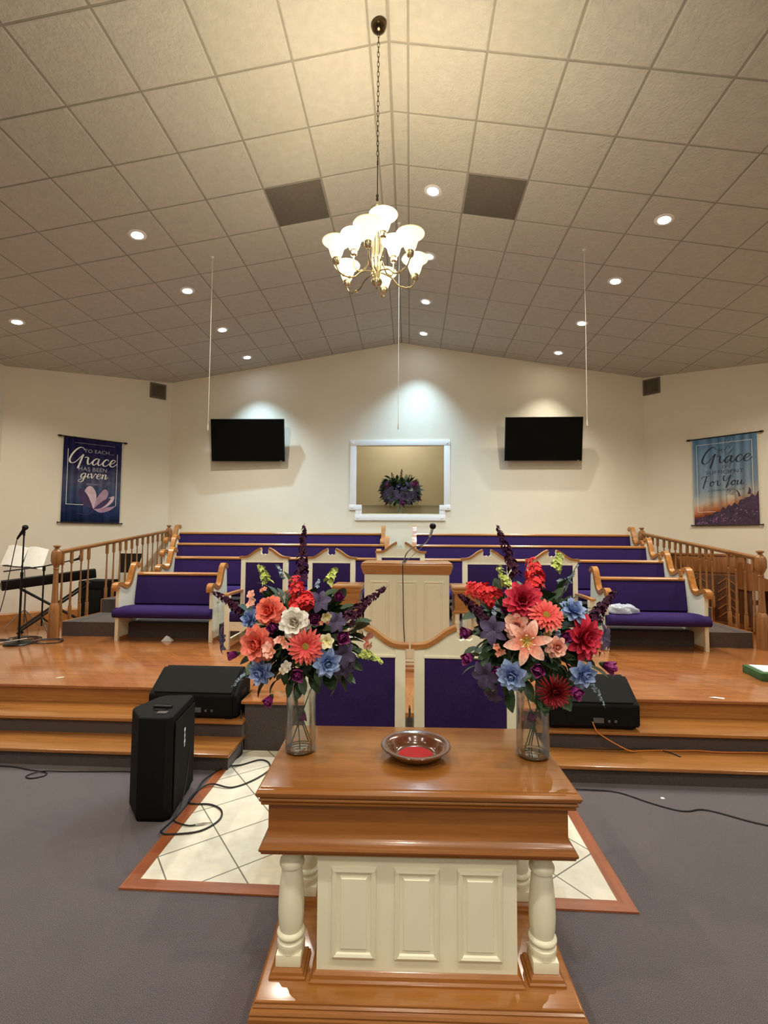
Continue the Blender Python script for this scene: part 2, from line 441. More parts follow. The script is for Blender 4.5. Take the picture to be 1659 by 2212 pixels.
# ------------------------------------------------------------------ stage, steps, risers
def structb(name, mb, mat, smooth=30): return struct(mb.build(name, mat, smooth=smooth))
XL, XRt = -1.35, 1.0           # inner ends of the steps
structb('floor_stage', MB().box(-6.6, 6.25, 4.285, BW, ZS-.025, ZS, .006).box(-1.385, 1.03, 3.99, 4.29, ZS-.026, ZS-.0005, .008), 'oak_floor')
mb = MB(); mb.box(-6.6, XL-.03, 4.32, 4.40, .262, ZS-.025); mb.box(XRt+.03, 6.25, 4.32, 4.40, .262, ZS-.025)
for a, b in ((-6.6, XL-.03), (XRt+.03, 6.25)):
    mb.prism([(4.32, .262), (4.285, .262), (4.285, .272), (4.295, .284), (4.305, .288), (4.312, .30), (4.32, .305)], a, b, 'x')
structb('trim_2', mb, 'oak_step')
mb = MB()
for a, b in ((-6.6, XL), (XRt, 6.25)):
    mb.box(a, b, 3.94, 4.40, .236, .262, .008); mb.box(a, b, 3.64, 4.06, .104, .13, .008)
structb('trim_3', mb, 'oak_step')
mb = MB()
for a, b in ((-6.6, XL-.012), (XRt+.012, 6.25)):
    mb.box(a, b, 3.965, 4.38, .13, .236); mb.box(a, b, 3.67, 4.0, 0.0, .104)
mb.box(-1.36, 1.01, 4.02, 4.36, 0, ZS-.026)
mb.box(-6.6, 6.25, 4.36, BW, 0.0, ZS-.025)
structb('floor_riser', mb, 'carpet_dark')
# choir risers
def railx(y, s):
    f = (y-6.33)/2.67
    return (-4.76+.13*f) if s < 0 else (4.37-.13*f)
mb = MB()
for y0, y1, z1, z0 in ((6.39, BW, .60, ZS), (7.21, BW, .80, .60), (8.03, BW, 1.0, .80)):
    mb.prism([(-4.70, y0), (4.30, y0), (4.30, 9.25), (-4.70, 9.25)], z0, z1, 'z')
structb('floor_choir_riser', mb, 'carpet_dark')
mb = MB()
for s, x in ((-1, -4.70), (1, 4.30)):
    for y0, z0, z1 in ((6.40, ZS, .60), (7.22, .60, .80), (8.04, .80, 1.0)):
        mb.box(*(sorted((x, x+s*.02))), y0, 9.15, z0, z1+.004)
structb('trim_4', mb, 'oak_y')
# baseboards
def base(name, A, B, z0, h_=.10, d=.018, mat='oak_x'):
    A = Vector(A); B = Vector(B); L = (B-A).length; a = math.atan2((B-A).y, (B-A).x)
    mt = Matrix.Translation((A.x, A.y, z0)) @ Matrix.Rotation(a, 4, 'Z')
    sgn = 1 if (Vector((XR, 4))-A).dot(Vector((-math.sin(a), math.cos(a)))) > 0 else -1
    poly = [(0, 0), (sgn*d, 0), (sgn*d, h_*.8), (sgn*d*.5, h_*.95), (0, h_)]
    return structb(name, MB().prism(poly, 0, L, 'x', mt), mat)
base('baseboard_angled_left', AL, BL, ZS); base('baseboard_angled_right', AR, BR, ZS)
base('baseboard_left', BL, (-6.6, 4.4), ZS); base('baseboard_right', BR, (6.25, 4.4), ZS)

# tile inlay with oak border
structb('floor_tiles', MB().box(-1.37, 1.01, 2.50, 4.018, .0005, .006), 'floor_tile', 0)
mb = MB(); mb.prism([(-1.44, 2.43), (1.08, 2.43), (1.01, 2.50), (-1.37, 2.50)], .0005, .009, 'z')
structb('trim_5', mb, 'oak_border', 0)
mb = MB(); mb.prism([(-1.44, 2.43), (-1.37, 2.50), (-1.37, 3.67), (-1.44, 3.67)], .0005, .009, 'z')
mb.prism([(1.08, 2.43), (1.08, 3.67), (1.01, 3.67), (1.01, 2.50)], .0005, .009, 'z')
structb('trim_6', mb, 'oak_border_y', 0)

# ------------------------------------------------------------------ ceiling fittings
def panel_cell(s, label):
    u0_, u1_ = W0+T, W0+2*T; v0, v1 = V0+2*T, V0+3*T; g = .014
    cu = (u0_+u1_)/2; cx = XR+s*cu*ca; cz = HR-cu*sa
    root = thing('return_air_panel', label, 'vent', (cx, (v0+v1)/2, cz), 0, 'return air panels in the ceiling')
    mt = Matrix.Rotation(s*TH, 4, 'Y')
    MB().box(-T/2+g, T/2-g, -T/2+g, T/2-g, -.012, .0, .003, mt).build('panel', 'vent', root)
    m2 = MB()
    for a, b, c, d in ((-T/2+.004, T/2-.004, -T/2+.004, -T/2+g), (-T/2+.004, T/2-.004, T/2-g, T/2-.004), (-T/2+.004, -T/2+g, -T/2+g, T/2-g), (T/2-g, T/2-.004, -T/2+g, T/2-g)):
        m2.box(a, b, c, d, -.004, 0, 0, mt)
    m2.build('frame', 'tbar', root)
panel_cell(-1, 'dark grey square return air panel in the ceiling left of the chandelier')
panel_cell(1, 'dark grey square return air panel in the ceiling right of the chandelier')

WARM = (1.0, .93, .79); COOL = (.52, .78, 1.0); NEU = (1.0, .90, .76)
M['led_warm'] = emit('warm_led', (255, 240, 215), 30)
M['led_cool'] = emit('cool_led', (225, 240, 255), 30)
can_proto = []
def can(x, y, warm, label, power, cone=125):
    s = 1 if x > XR else -1
    tilt = s*TH
    z = roof(x)
    kind = 'led_cool' if warm is COOL else 'led_warm'
    root = bpy.data.objects.new('recessed_light', None); C.objects.link(root)
    root.location = (x, y, z); root.rotation_euler = (0, tilt, 0)
    tag(root, label, 'ceiling light', 'round recessed ceiling lights')
    MB().lathe([(.062, -.0135), (.088, -.013), (.096, -.008), (.097, .0)], 28, cap=False).lathe([(.062, -.0135), (.060, -.004)], 28, cap=False).build('trim_ring', 'white_pure', root)
    MB().lathe([(.0, -.0125), (.03, -.0125), (.062, -.0105)], 24).build('lamp', kind, root)
    L = bpy.data.lights.new('recessed_spot', 'SPOT'); L.energy = power; L.color = warm
    L.spot_size = R(cone); L.spot_blend = 1.0; L.shadow_soft_size = .025
    o = bpy.data.objects.new('recessed_spot', L); C.objects.link(o); o.location = (x, y, z-.03); o.rotation_euler = (0, tilt*.5, 0)
PW = 105
for k, y in enumerate((8.67, 7.48, 6.25, 5.04)):
    PW = 160 if k == 0 else 115; cone = 88 if k == 0 else 130
    nth = ['nearest the back wall', 'second from the back wall', 'third from the back wall', 'farthest from the back wall'][k]
    can(-3.04, y, COOL if k == 0 else WARM, 'lit ceiling light of the left row, %s' % nth, PW, cone)
    can(.235, y, COOL, 'white lit ceiling light just right of the ridge, %s' % nth, PW*(1.0 if k == 0 else .8), cone)
    can(2.65, y, WARM, 'warm lit ceiling light of the right row, %s' % nth, PW*(.6 if k == 0 else 1), cone)
can(-5.44, 6.25, WARM, 'lit recessed ceiling light at the far left above the keyboard', 115, 130)
can(5.08, 6.25, WARM, 'added ceiling light at the far right above the organ side, unseen past the frame edge', 125, 140)  # unseen mirror of the far left can, added to brighten the right wall

# hanging choir microphones on thin white cords
for x, y, zb, lb in ((-2.44, 5.65, 3.04, 'thin white hanging choir microphone cord in front of the left television'),
                     (-.145, 5.65, 3.04, 'thin white hanging choir microphone cord in front of the niche'),
                     (2.06, 5.70, 3.08, 'thin white hanging choir microphone cord beside the right television')):
    zt = roof(x)-.003
    root = thing('hanging_microphone', lb, 'microphone', (x, y, zb), 0, 'hanging choir microphones')
    MB().tube([(0, 0, zt-zb), (.002, 0, (zt-zb)*.5), (0, 0, .08)], .0035, 6).build('cord', 'cord_white', root)
    MB().lathe([(.0, 0), (.008, .004), (.009, .03), (.007, .06), (.003, .085)], 10).build('capsule', 'cord_white', root)
    MB().lathe([(.022, zt-zb-.006), (.022, zt-zb), ], 12).build('ceiling_rose', 'white_pure', root)

# ------------------------------------------------------------------ chandelier
t = NT('frosted_lit_shade'); t.b.inputs['Base Color'].default_value = (*lin((255, 240, 205)), 1)
t.b.inputs['Roughness'].default_value = .4
t.b.inputs['Emission Color'].default_value = (*lin((255, 232, 178)), 1); t.b.inputs['Emission Strength'].default_value = .8
t.b.inputs['Transmission Weight'].default_value = .0; t.b.inputs['Subsurface Weight'].default_value = 0
M['shade'] = t.m
M['bulb'] = emit('warm_bulb', (255, 236, 190), 40)
t = NT('shade_rim_glass'); t.b.inputs['Base Color'].default_value = (*lin((235, 220, 170)), 1); t.b.inputs['Roughness'].default_value = .3
t.b.inputs['Emission Color'].default_value = (*lin((245, 224, 160)), 1); t.b.inputs['Emission Strength'].default_value = .35
M['rim'] = t.m
def chandelier(loc, label, detail=True):
    root = thing('chandelier', label, 'chandelier', loc, 0)          # origin: canopy at the ceiling
    zc = loc[2]
    def Z(z): return z-zc
    MB().lathe([(.0, -.068), (.012, -.066), (.03, -.060), (.050, -.042), (.058, -.02), (.060, 0)], 24).build('canopy', 'dark_brass', root)
    # chain
    n = 26; top = -.07; bot = Z(4.50); st = (top-bot)/n
    lk = None
    for k in range(n):
        z0 = top-st*(k+.5); pts = []
        for q in range(13):
            a = 2*PI*q/12; pts.append((.0085*math.cos(a), 0, st*.66*math.sin(a)))
        if lk is None: lk = MB().tube(pts, .0022, 5, cap=False).build('chain_link', 'dark_brass', root); o = lk
        else: o = lk.copy(); C.objects.link(o); o.parent = root
        o.location = (0, 0, z0); o.rotation_euler = (0, 0, (k % 2)*PI/2+.3)
    MB().tube([(0, 0, Z(4.50)), (0, 0, Z(4.47))], .006, 8).lathe([(.004, Z(4.17)), (.004, Z(4.48))], 8).lathe([(.008, Z(4.20)), (.011, Z(4.21)), (.006, Z(4.22)), (.011, Z(4.235)), (.006, Z(4.25))], 12).build('stem', 'dark_brass', root)
    MB().lathe([(.01, Z(4.06)), (.018, Z(4.10)), (.042, Z(4.125)), (.046, Z(4.14)), (.030, Z(4.15)), (.016, Z(4.16)), (.006, Z(4.19))], 20).lathe([(.011, Z(3.60)), (.013, Z(3.75)), (.011, Z(4.08))], 12).build('hub', 'brass', root)
    for k in range(6):
        a = 2*PI*k/6+.3
        pts = [(r_*math.cos(a), r_*math.sin(a), Z(zz)) for r_, zz in ((.014, 4.08), (.022, 4.0), (.030, 3.88), (.033, 3.77), (.026, 3.67), (.018, 3.62))]
        MB().tube(cat_rom(pts, 3), .005, 6).build('rib', 'brass', root)
    MB().lathe([(.0, Z(3.535)), (.010, Z(3.545)), (.014, Z(3.56)), (.034, Z(3.572)), (.041, Z(3.59)), (.038, Z(3.605)), (.015, Z(3.615))], 20).build('bowl', 'brass', root)
    def arm(ang, rad, zcup, zlow):
        d = Vector((math.cos(ang), math.sin(ang), 0))
        prof = [(.02, 3.66 if zcup < 3.8 else 3.78), (.045, 3.665 if zcup < 3.8 else 3.77), (rad*.38, zlow+.055), (rad*.55, zlow+.008), (rad*.75, zlow), (rad*.92, zlow+.022), (rad, zlow+.07), (rad, zcup)]
        pts = cat_rom([d*r_+Vector((0, 0, Z(zz))) for r_, zz in prof], 4)
        a_ = MB().tube(pts, .0055, 7).tube([pts[14], pts[15]], .010, 8).tube([pts[17], pts[18]], .009, 8).build('arm', 'brass', root)
        c = d*rad; z = Z(zcup)
        MB().lathe([(.006, z-.03), (.009, z-.02), (.022, z-.012), (.027, z+.0), (.027, z+.02), (.024, z+.03)], 16, (c.x, c.y, 0)).build('cup', 'brass', a_)
        sh = MB().lathe([(.022, z+.022), (.034, z+.035), (.044, z+.06), (.052, z+.09), (.066, z+.118), (.084, z+.136), (.098, z+.143),
                         (.096, z+.146), (.083, z+.140), (.064, z+.122), (.050, z+.092), (.041, z+.062), (.031, z+.038), (.018, z+.03)], 24, (c.x, c.y, 0), cap=False).build('shade', 'shade', a_)
        MB().tube([(c.x+.097*math.cos(q*PI/14), c.y+.097*math.sin(q*PI/14), z+.1445) for q in range(29)], .0028, 5, cap=False).build('shade_rim', 'rim', sh)
        MB().lathe([(0, z+.035), (.012, z+.04), (.022, z+.06), (.024, z+.075), (.018, z+.095), (0, z+.102)], 12, (c.x, c.y, 0)).build('bulb', 'bulb', a_)
        L = bpy.data.lights.new('chandelier_light', 'POINT'); L.energy = 5.2; L.color = (1, .90, .72); L.shadow_soft_size = .04
        o = bpy.data.objects.new('chandelier_light', L); C.objects.link(o); o.location = (loc[0]+c.x, loc[1]+c.y, loc[2]+z+.17)
    for k in range(6): arm(R(-23+60*k)*-1, .30, 3.68, 3.59)
    for k in range(3): arm(R(-(72+120*k)), .175, 3.83, 3.69)
    return root
chandelier((-.246, 3.37, 5.562), 'brass nine-light chandelier with frosted bell shades hanging on a chain from the ridge')
chandelier((-.246, -2.73, 5.562), 'second brass nine-light chandelier, an unseen fill added farther down the ridge behind the camera')  # unseen copy added to brighten the near ceiling and table front

# ------------------------------------------------------------------ televisions, wall vents
def tv(cx, tiltz, label):
    root = thing('television', label, 'television', (cx, BW, 3.63), 0, 'wall televisions')
    mt = Matrix.Translation((0, -.17, 0)) @ Matrix.Rotation(tiltz, 4, 'Z') @ Matrix.Rotation(R(8), 4, 'X')
    MB().box(-.71, .71, -.02, .03, -.405, .405, .008, mt).box(-.5, .5, .03, .055, -.28, .22, .01, mt).build('housing', 'black', root)
    MB().box(-.698, .698, -.0215, -.019, -.385, .393, 0, mt).build('screen', 'screen', root)
    MB().box(.62, .66, -.023, -.02, -.398, -.390, 0, mt).build('brand_badge', 'chrome', root)
    MB().box(-.12, .12, -.03, -.001, -.15, .15, .004).box(-.05, .05, -.14, -.02, -.04, .04).build('wall_bracket', 'black_metal', root)
tv(-3.13, R(1.5), 'black wall television on the left, above the left pews')
tv(2.48, R(0), 'black wall television on the right, above the right pews')
def wmat(A, B, s, z):
    A = Vector(A); B = Vector(B); d = (B-A).normalized(); p = A+d*s
    a = math.atan2(d.y, d.x)
    return p, a
def wall_vent(A, B, s, z, label):
    p, a = wmat(A, B, s, z)
    inward = 1 if (Vector((XR, 4))-Vector(A)).dot(Vector((-math.sin(a), math.cos(a)))) > 0 else -1
    root = thing('wall_vent', label, 'vent', (p.x, p.y, z), a, 'square wall vents')
    mt = Matrix.Scale(inward, 4, (0, 1, 0))
    m1 = MB()
    for x0, x1, z0, z1 in ((-.15, .15, .12, .15), (-.15, .15, -.15, -.12), (-.15, -.12, -.12, .12), (.12, .15, -.12, .12)):
        m1.box(x0, x1, .0005, .016, z0, z1, 0, mt)
    m1.build('frame', 'vent_wall', root)
    m2 = MB()
    for k in range(12):
        z0 = -.115+k*.0195
        m2.prism([(.001, z0+.012), (.013, z0), (.014, z0+.003), (.002, z0+.015)], -.12, .12, 'x', mt)
    m2.box(-.12, .12, .0002, .001, -.12, .12, 0, mt)
    m2.build('louvre', 'vent_wall', root)
wall_vent(AL, BL, .26, 4.605, 'small brown square wall vent high on the left angled wall')
wall_vent(AR, BR, .14, 4.625, 'small brown square wall vent high on the right angled wall')

# ------------------------------------------------------------------ railings
def railing(s, label):
    x0, y0, x1, y1 = (-4.765, 6.31, -4.66, 9.13) if s < 0 else (4.385, 6.33, 4.25, 9.13)
    root = thing('railing', label, 'railing', (x0, y0, ZS), 0, 'oak railings at the ends of the choir pews')
    def fx(y): return (x1-x0)*(y-y0)/(y1-y0)
    def zr(y): return 1.095+.345*(y-y0)/(y1-y0)          # underside of rail above stage
    def newel(y, zb, ht):
        c = (fx(y), y-y0, zb)
        MB().lathe([(.070, 0), (.068, .20), (.066, .36), (.060, .41), (.046, .445), (.040, .45), (.042, .47), (.040, .50), (.036, .60), (.030, ht-.36),
                    (.030, ht-.33), (.037, ht-.32), (.030, ht-.305), (.034, ht-.285), (.050, ht-.255), (.066, ht-.215), (.067, ht-.13), (.056, ht-.085), (.034, ht-.06), (.024, ht-.045), (.026, ht-.035), (.046, ht-.02), (.042, ht-.006), (.02, ht), (0, ht)], 8, c).build('newel_post', 'oak_rail_z', root, smooth=25)
    newel(y0, 0, 1.225); newel(y1, .60, .98)
    ysl = [6.42, 6.59, 6.78, 6.93, 7.34, 7.50, 7.66, 7.81, 7.97, 8.12, 8.28, 8.44, 8.59, 8.75, 8.90, 9.03] if s < 0 else \
          [6.45, 6.60, 6.76, 6.90, 7.23, 7.36, 7.50, 7.66, 7.80, 7.97, 8.11, 8.27, 8.43, 8.62, 8.78, 8.94, 9.06]
    for y in ysl:
        zb = .19 if y < 7.21 else (.39 if y < 8.03 else .59)
        if abs(y-7.2) < .04 or abs(y-8.03) < .02: zb += .0
        zt = zr(y)+.003; H = zt-zb; c = (fx(y), y-y0, zb)
        m = MB().box(c[0]-.017, c[0]+.017, c[1]-.017, c[1]+.017, zb, zb+H*.20, .003).box(c[0]-.017, c[0]+.017, c[1]-.017, c[1]+.017, zt-H*.17, zt, .003)
        m.lathe([(.013, H*.195), (.016, H*.21), (.018, H*.225), (.013, H*.245), (.016, H*.29), (.015, H*.36), (.011, H*.6), (.0095, H*.78), (.013, H*.79), (.010, H*.80), (.014, H*.835)], 10, c)
        m.build('baluster', 'oak_rail_z', root)
    m = MB(); n = 2
    sec = [(-.022, 0), (.022, 0), (.024, .012), (.030, .022), (.030, .040), (.020, .052), (-.020, .052), (-.030, .040), (-.030, .022), (-.024, .012)]
    vs = []
    for y in (y0+.03, y1-.03):
        for a, b in sec: vs.append((fx(y)+a, y-y0, zr(y)+b))
    k = len(sec); fs = [tuple(range(k)), tuple(range(2*k-1, k-1, -1))]+[(i, i+k, (i+1) % k+k, (i+1) % k) for i in range(k)]
    m.add(vs, fs).build('handrail', 'oak_rail_y', root)
railing(-1, 'oak railing with turned balusters beside the left pews and the keyboard')
railing(1, 'oak railing with turned balusters beside the right pews, in front of the organ')

# ------------------------------------------------------------------ pews
ARM = [(-.042, .655), (-.052, .690), (-.030, .722), (.02, .728), (.07, .712), (.12, .690), (.175, .684), (.225, .705), (.262, .755), (.292, .83), (.322, .90), (.352, .95), (.395, .972), (.435, .955), (.448, .92)]
def pew(x0, x1, y, zb, label, rise):
    """front face of the end panels at y; the rear half of each end stands on the next riser"""
    cx = (x0+x1)/2; w = x1-x0
    root = thing('pew', label, 'pew', (cx, y, zb), 0, 'purple upholstered pews')
    arm = [v.to_tuple() for v in [Vector((p.x, p.y, 0)).to_2d() for p in cat_rom([(a, b, 0) for a, b in ARM], 4)]]
    th = []
    for i in range(len(arm)):
        f = i/(len(arm)-1); th.append(.050+.030*max(0, 1-f*7)+.020*max(0, 1-(1-f)*8))
    nt = .232
    for s in (-1, 1):
        xa = s*(w/2-.0225); a0, a1 = xa-.0225, xa+.0225
        up = [p for p in arm if p[0] > -.005 and p[1] < .96]
        up = [(p[0], p[1]-.012) for p in up if p[0] < .40]
        poly = [(-.002, .0), (nt, .0), (nt, rise+.002), (.50, rise+.002), (.485, .45), (.45, .90), (.41, .945)]+list(reversed(up))+[(-.002, .64)]
        e = MB().prism(poly, a0, a1, 'x')
        ox = a1 if s > 0 else a0
        e.build('end_panel', 'white_paint', root, smooth=20)
        # fluted fan and vertical flutes on the outer face
        fl = MB()
        for k in range(5):
            yy = .09+.065*k
            fl.box(*sorted((ox, ox+s*.005)), yy, yy+.028, .10 if yy < nt-.03 else rise+.05, .46, .004)
        for k in range(5):
            a = PI*(.5+ (k-2)*.2); c0 = (.235, .47)
            p = [(ox+s*.003, c0[0]+.05*math.cos(a), c0[1]+.05*math.sin(a)), (ox+s*.003, c0[0]+.115*math.cos(a), c0[1]+.115*math.sin(a))]
            fl.tube(p, .008, 6)
        fl.build('carved_flutes', 'white_paint', root)
        MB().ribbon(arm, th, xa-.036, xa+.036, 'x').build('armrest', 'oak_y', root, smooth=40)
        MB().box(a0-.003, a1+.003, .03, nt, .0, .045, .003).build('plinth', 'oak_y', root)
    hw = w/2
    # seat with a rounded nose which runs past the end panels
    seat = [(-.004, .30), (-.055, .302), (-.078, .325), (-.082, .36), (-.068, .395), (-.03, .418), (-.004, .425)]
    m = MB().prism(seat, -hw+.0, hw-.0, 'x')
    m.prism([(-.004, .30), (-.004, .425), (.10, .432), (.25, .425), (.43, .41), (.43, .30)], -hw+.046, hw-.046, 'x')
    m.build('seat', 'purple', root, smooth=50)
    m = MB().prism([(.385, .405), (.352, .44), (.372, .60), (.402, .78), (.412, .812), (.445, .820), (.450, .80), (.43, .60), (.43, .39)], -hw+.046, hw-.046, 'x')
    m.build('backrest', 'purple', root, smooth=50)
    m = MB().prism([(.40, .818), (.46, .826), (.472, .843), (.462, .858), (.41, .852), (.398, .838)], -hw+.046, hw-.046, 'x')
    m.build('top_rail', 'oak_x', root)
    MB().box(-hw+.046, hw-.046, .452, .468, .44, .82).build('back_board', 'white_paint', root)
    return root
PY = (6.15, 6.97, 7.79, 8.61); PZ = (ZS, .60, .80, 1.0); RS = (.19, .20, .20, 0)
ords = ('front row', 'second row', 'third row', 'back row')
ex = [((-3.82, -2.53), (2.40, 3.63)), ((-3.70, -.45), (.06, 3.78)), ((-4.07, -.36), (.05, 3.92)), ((-4.44, -.47), (.06, 4.03))]
for k in range(4):
    d = ' (short, with a clear plastic bag on its seat)' if k == 0 else ''
    pew(*ex[k][0], PY[k], PZ[k], ['short purple pew at the front left, ahead of the longer left pews', 'long purple pew of the left bank, second row from the front', 'long purple pew of the left bank, third row from the front', 'long purple pew of the left bank, back row against the wall'][k], RS[k])
    pew(*ex[k][1], PY[k], PZ[k], ['short purple pew at the front right with a plastic bag on it', 'long purple pew of the right bank, second row from the front', 'long purple pew of the right bank, third row from the front', 'long purple pew of the right bank, back row against the wall'][k], RS[k])

# ------------------------------------------------------------------ pulpit chairs
def chair(label, loc, rz=0, group='white pulpit chairs with broken pediments'):
    """faces -y; back panel at y = 0"""
    root = thing('pulpit_chair', label, 'chair', loc, rz, group)
    # back frame
    m = MB()
    m.box(-.310, -.246, -.03, .03, 0, 1.075, .004); m.box(.246, .310, -.03, .03, 0, 1.075, .004)
    m.box(-.250, .250, -.024, .024, .40, .47, .003)
    ped = [(-.310, 1.02), (.310, 1.02), (.310, 1.072), (.27, 1.075), (.22, 1.085), (.17, 1.115), (.11, 1.160), (.060, 1.188), (.042, 1.182), (.050, 1.160), (.047, 1.138), (.030, 1.125),
           (.012, 1.128), (0, 1.134), (-.012, 1.128), (-.030, 1.125), (-.047, 1.138), (-.050, 1.160), (-.042, 1.182), (-.060, 1.188), (-.11, 1.160), (-.17, 1.115), (-.22, 1.085), (-.27, 1.075), (-.310, 1.072)]
    m.prism(ped, -.026, .026, 'y')
    m.box(-.252, .252, -.034, .034, 1.018, 1.034, .003)
    m.build('back_frame', 'white_paint', root, smooth=30)
    MB().box(-.2475, .2475, -.032, .028, .45, 1.024, .008).build('back_cushion', 'purple', root)
    for s in (-1, 1):
        path = [(s*.331, 1.087), (s*.27, 1.088), (s*.22, 1.100), (s*.17, 1.130), (s*.11, 1.174), (s*.052, 1.203)]
        path = [(p.x, p.y) for p in cat_rom([(a, b, 0) for a, b in path], 4)]
        MB().ribbon(path, .026, -.038, .038, 'y').build('pediment_rail', 'oak_x', root, smooth=40)
    m = MB()
    m.box(-.30, .30, -.52, -.03, .22, .33, .004)
    m.build('seat_frame', 'white_paint', root)
    MB().box(-.285, .285, -.535, -.033, .331, .45, .03).build('seat_cushion', 'purple', root, smooth=60)
    for s in (-1, 1):
        MB().box(s*.29-.030, s*.29+.030, -.545, -.485, 0, .640, .004).build('leg', 'white_paint', root)
        MB().prism([(-.565, .640), (-.031, .640), (-.031, .668), (-.50, .668), (-.56, .662)], s*.300-.030, s*.300+.030, 'x').build('armrest', 'oak_y', root)
        MB().box(s*.30-.016, s*.30+.016, -.486, -.03, .05, .11, .003).build('stretcher', 'white_paint', root)
    return root
CY = 6.30
c0 = chair('white pulpit chair behind the left flowers, leftmost of the five in front of the pews', (-1.905, CY, ZS))
dup(c0, (-1.02, CY, ZS), 0, 'white pulpit chair in front of the pews, just left of the pulpit')
dup(c0, (.985, CY, ZS), 0, 'white pulpit chair in front of the pews, just right of the pulpit')
dup(c0, (1.81, CY, ZS), 0, 'white pulpit chair behind the right flowers, rightmost of the five in front of the pews')
c5 = dup(c0, (-.118, CY, ZS), 0, 'tallest white pulpit chair, centred directly behind the pulpit')
c5.scale = (1, 1, 1.075)
dup(c0, (-.335, 3.03, .0065), PI+.006, 'white chair seen from behind at floor level, left one just behind the table')
dup(c0, (.338, 3.03, .0065), PI-.006, 'white chair seen from behind at floor level, right one just behind the table')

# ------------------------------------------------------------------ raised panel moulding (in the x-z plane, facing -y)
def raised_panel(cx, cz, hw, hh, y, k=1.0):
    m = MB()
    prof = [(0, 0), (-.004*k, .010*k), (-.012*k, .014*k), (-.020*k, .010*k), (-.024*k, .004*k), (-.034*k, .003*k), (-.040*k, .010*k), (-.046*k, .010*k)]
    rot = Matrix.Translation((0, y, 0)) @ Matrix.Rotation(PI/2, 4, 'X')
    vs, fs = [], []
    for o, d in prof:
        vs += [(cx-hw-o, y-d, cz-hh-o), (cx+hw+o, y-d, cz-hh-o), (cx+hw+o, y-d, cz+hh+o), (cx-hw-o, y-d, cz+hh+o)]
    for i in range(len(prof)-1):
        for q in range(4):
            q2 = (q+1) % 4; fs.append((i*4+q, i*4+q2, i*4+4+q2, i*4+4+q))
    fs.append(tuple((len(prof)-1)*4+q for q in range(4)))
    return m.add(vs, fs)

# ------------------------------------------------------------------ pulpit and side wings
pu = thing('pulpit', 'white panelled pulpit with an oak moulded top in the middle of the stage', 'pulpit', (-.033, 5.25, ZS), 0)
MB().rect(0, 0, .435, .25, [(0, .05), (0, .985)]).build('body', 'white_paint', pu, smooth=0)
MB().rect(0, 0, .435, .25, [(.03, 0), (.03, .03), (.02, .045), (.004, .055), (.0, .06)]).build('base_moulding', 'oak_x', pu)
MB().rect(0, 0, .435, .25, [(.002, .975), (.012, .98), (.018, 1.0), (.024, 1.02), (.034, 1.05), (.036, 1.065), (.034, 1.075), (.030, 1.08), (.030, 1.09), (.024, 1.096), (.0, 1.098)]).build('top', 'oak_x', pu)
for cx in (-.28, 0, .28):
    raised_panel(cx, .50, .105, .41, -.25, 1.0).build('front_panel', 'white_paint', pu, smooth=20)
def turned_leg(c, z0, z1, r, half, parent, name='leg', mat='white_paint', n=16):
    """square foot and head blocks with a turned shaft between them"""
    H = z1-z0; b = half*.9
    m = MB()
    m.box(c[0]-half, c[0]+half, c[1]-half, c[1]+half, z0, z0+b, .004)
    z = z0+b
    rest = z1-b*.5-z
    P = [(1.0, .0), (.98, .02), (1.06, .05), (1.02, .085), (.86, .10), (.84, .115), (1.05, .135), (1.08, .15), (1.02, .17), (.86, .185), (.94, .24), (1.0, .34), (.99, .48), (.90, .64), (.80, .76), (.77, .80),
         (.94, .815), (.97, .84), (.92, .865), (.76, .88), (.80, .93), (.88, 1.0)]
    m.lathe([(r*a, z-z0+rest*f) for a, f in P], n, (c[0], c[1], z0))
    m.box(c[0]-half*.85, c[0]+half*.85, c[1]-half*.85, c[1]+half*.85, z1-b*.55, z1, .003)
    return m.build(name, mat, parent, smooth=40)
def wing(cx, label):
    root = thing('side_stand', label, 'stand', (cx, 5.27, ZS), 0, 'oak and white stands flanking the pulpit')
    MB().rect(0, 0, .15, .20, [(-.012, .575), (-.004, .577), (.0, .59), (-.006, .60), (-.02, .61), (-.02, .765), (-.006, .775), (.0, .79), (.004, .80), (-.002, .81), (.006, .82), (.010, .835), (.004, .848), (0, .85)]).build('top', 'oak_x', root)
    for sx in (-1, 1):
        for sy in (-1, 1):
            turned_leg((sx*.105, sy*.15), .0, .58, .032, .032, root)
wing(-.033-.63, 'oak-topped white stand attached at the left side of the pulpit')
wing(-.033+.63, 'oak-topped white stand attached at the right side of the pulpit')
# gooseneck microphone and its cable
gm = thing('gooseneck_microphone', 'silver gooseneck microphone curving up from the pulpit top, its cable hanging down the front', 'microphone', (-.06, 5.02, ZS+1.098))
pts = cat_rom([(0, 0, .0), (.005, 0, .04), (.03, 0, .10), (.09, 0, .155), (.16, 0, .175), (.21, 0, .19), (.25, 0, .235), (.27, 0, .28)], 5)
MB().tube(pts, .006, 8).lathe([(.022, 0), (.022, .008), (.010, .014), (.008, .03)], 14).build('neck', 'grey_metal', gm)
MB().tube([(.262, 0, .262), (.272, 0, .285), (.286, 0, .335), (.292, 0, .36)], [.010, .013, .015, .017], 12).build('barrel', 'chrome', gm)
MB().lathe([(0, -.03), (.02, -.028), (.030, -.015), (.034, 0), (.030, .018), (.016, .030), (0, .033)], 14, (.295, 0, .375)).build('foam_windscreen', 'black', gm)
MB().tube(cat_rom([(.02, 0, .02), (.012, -.03, .012), (-.01, -.08, .004), (-.012, -.13, -.012), (-.012, -.137, -.06), (-.008, -.075, -.3), (-.002, -.06, -.6), (.012, -.055, -.86), (.013, -.055, -1.03)], 6), .0045, 6).build('cable', 'cord_black', gm)
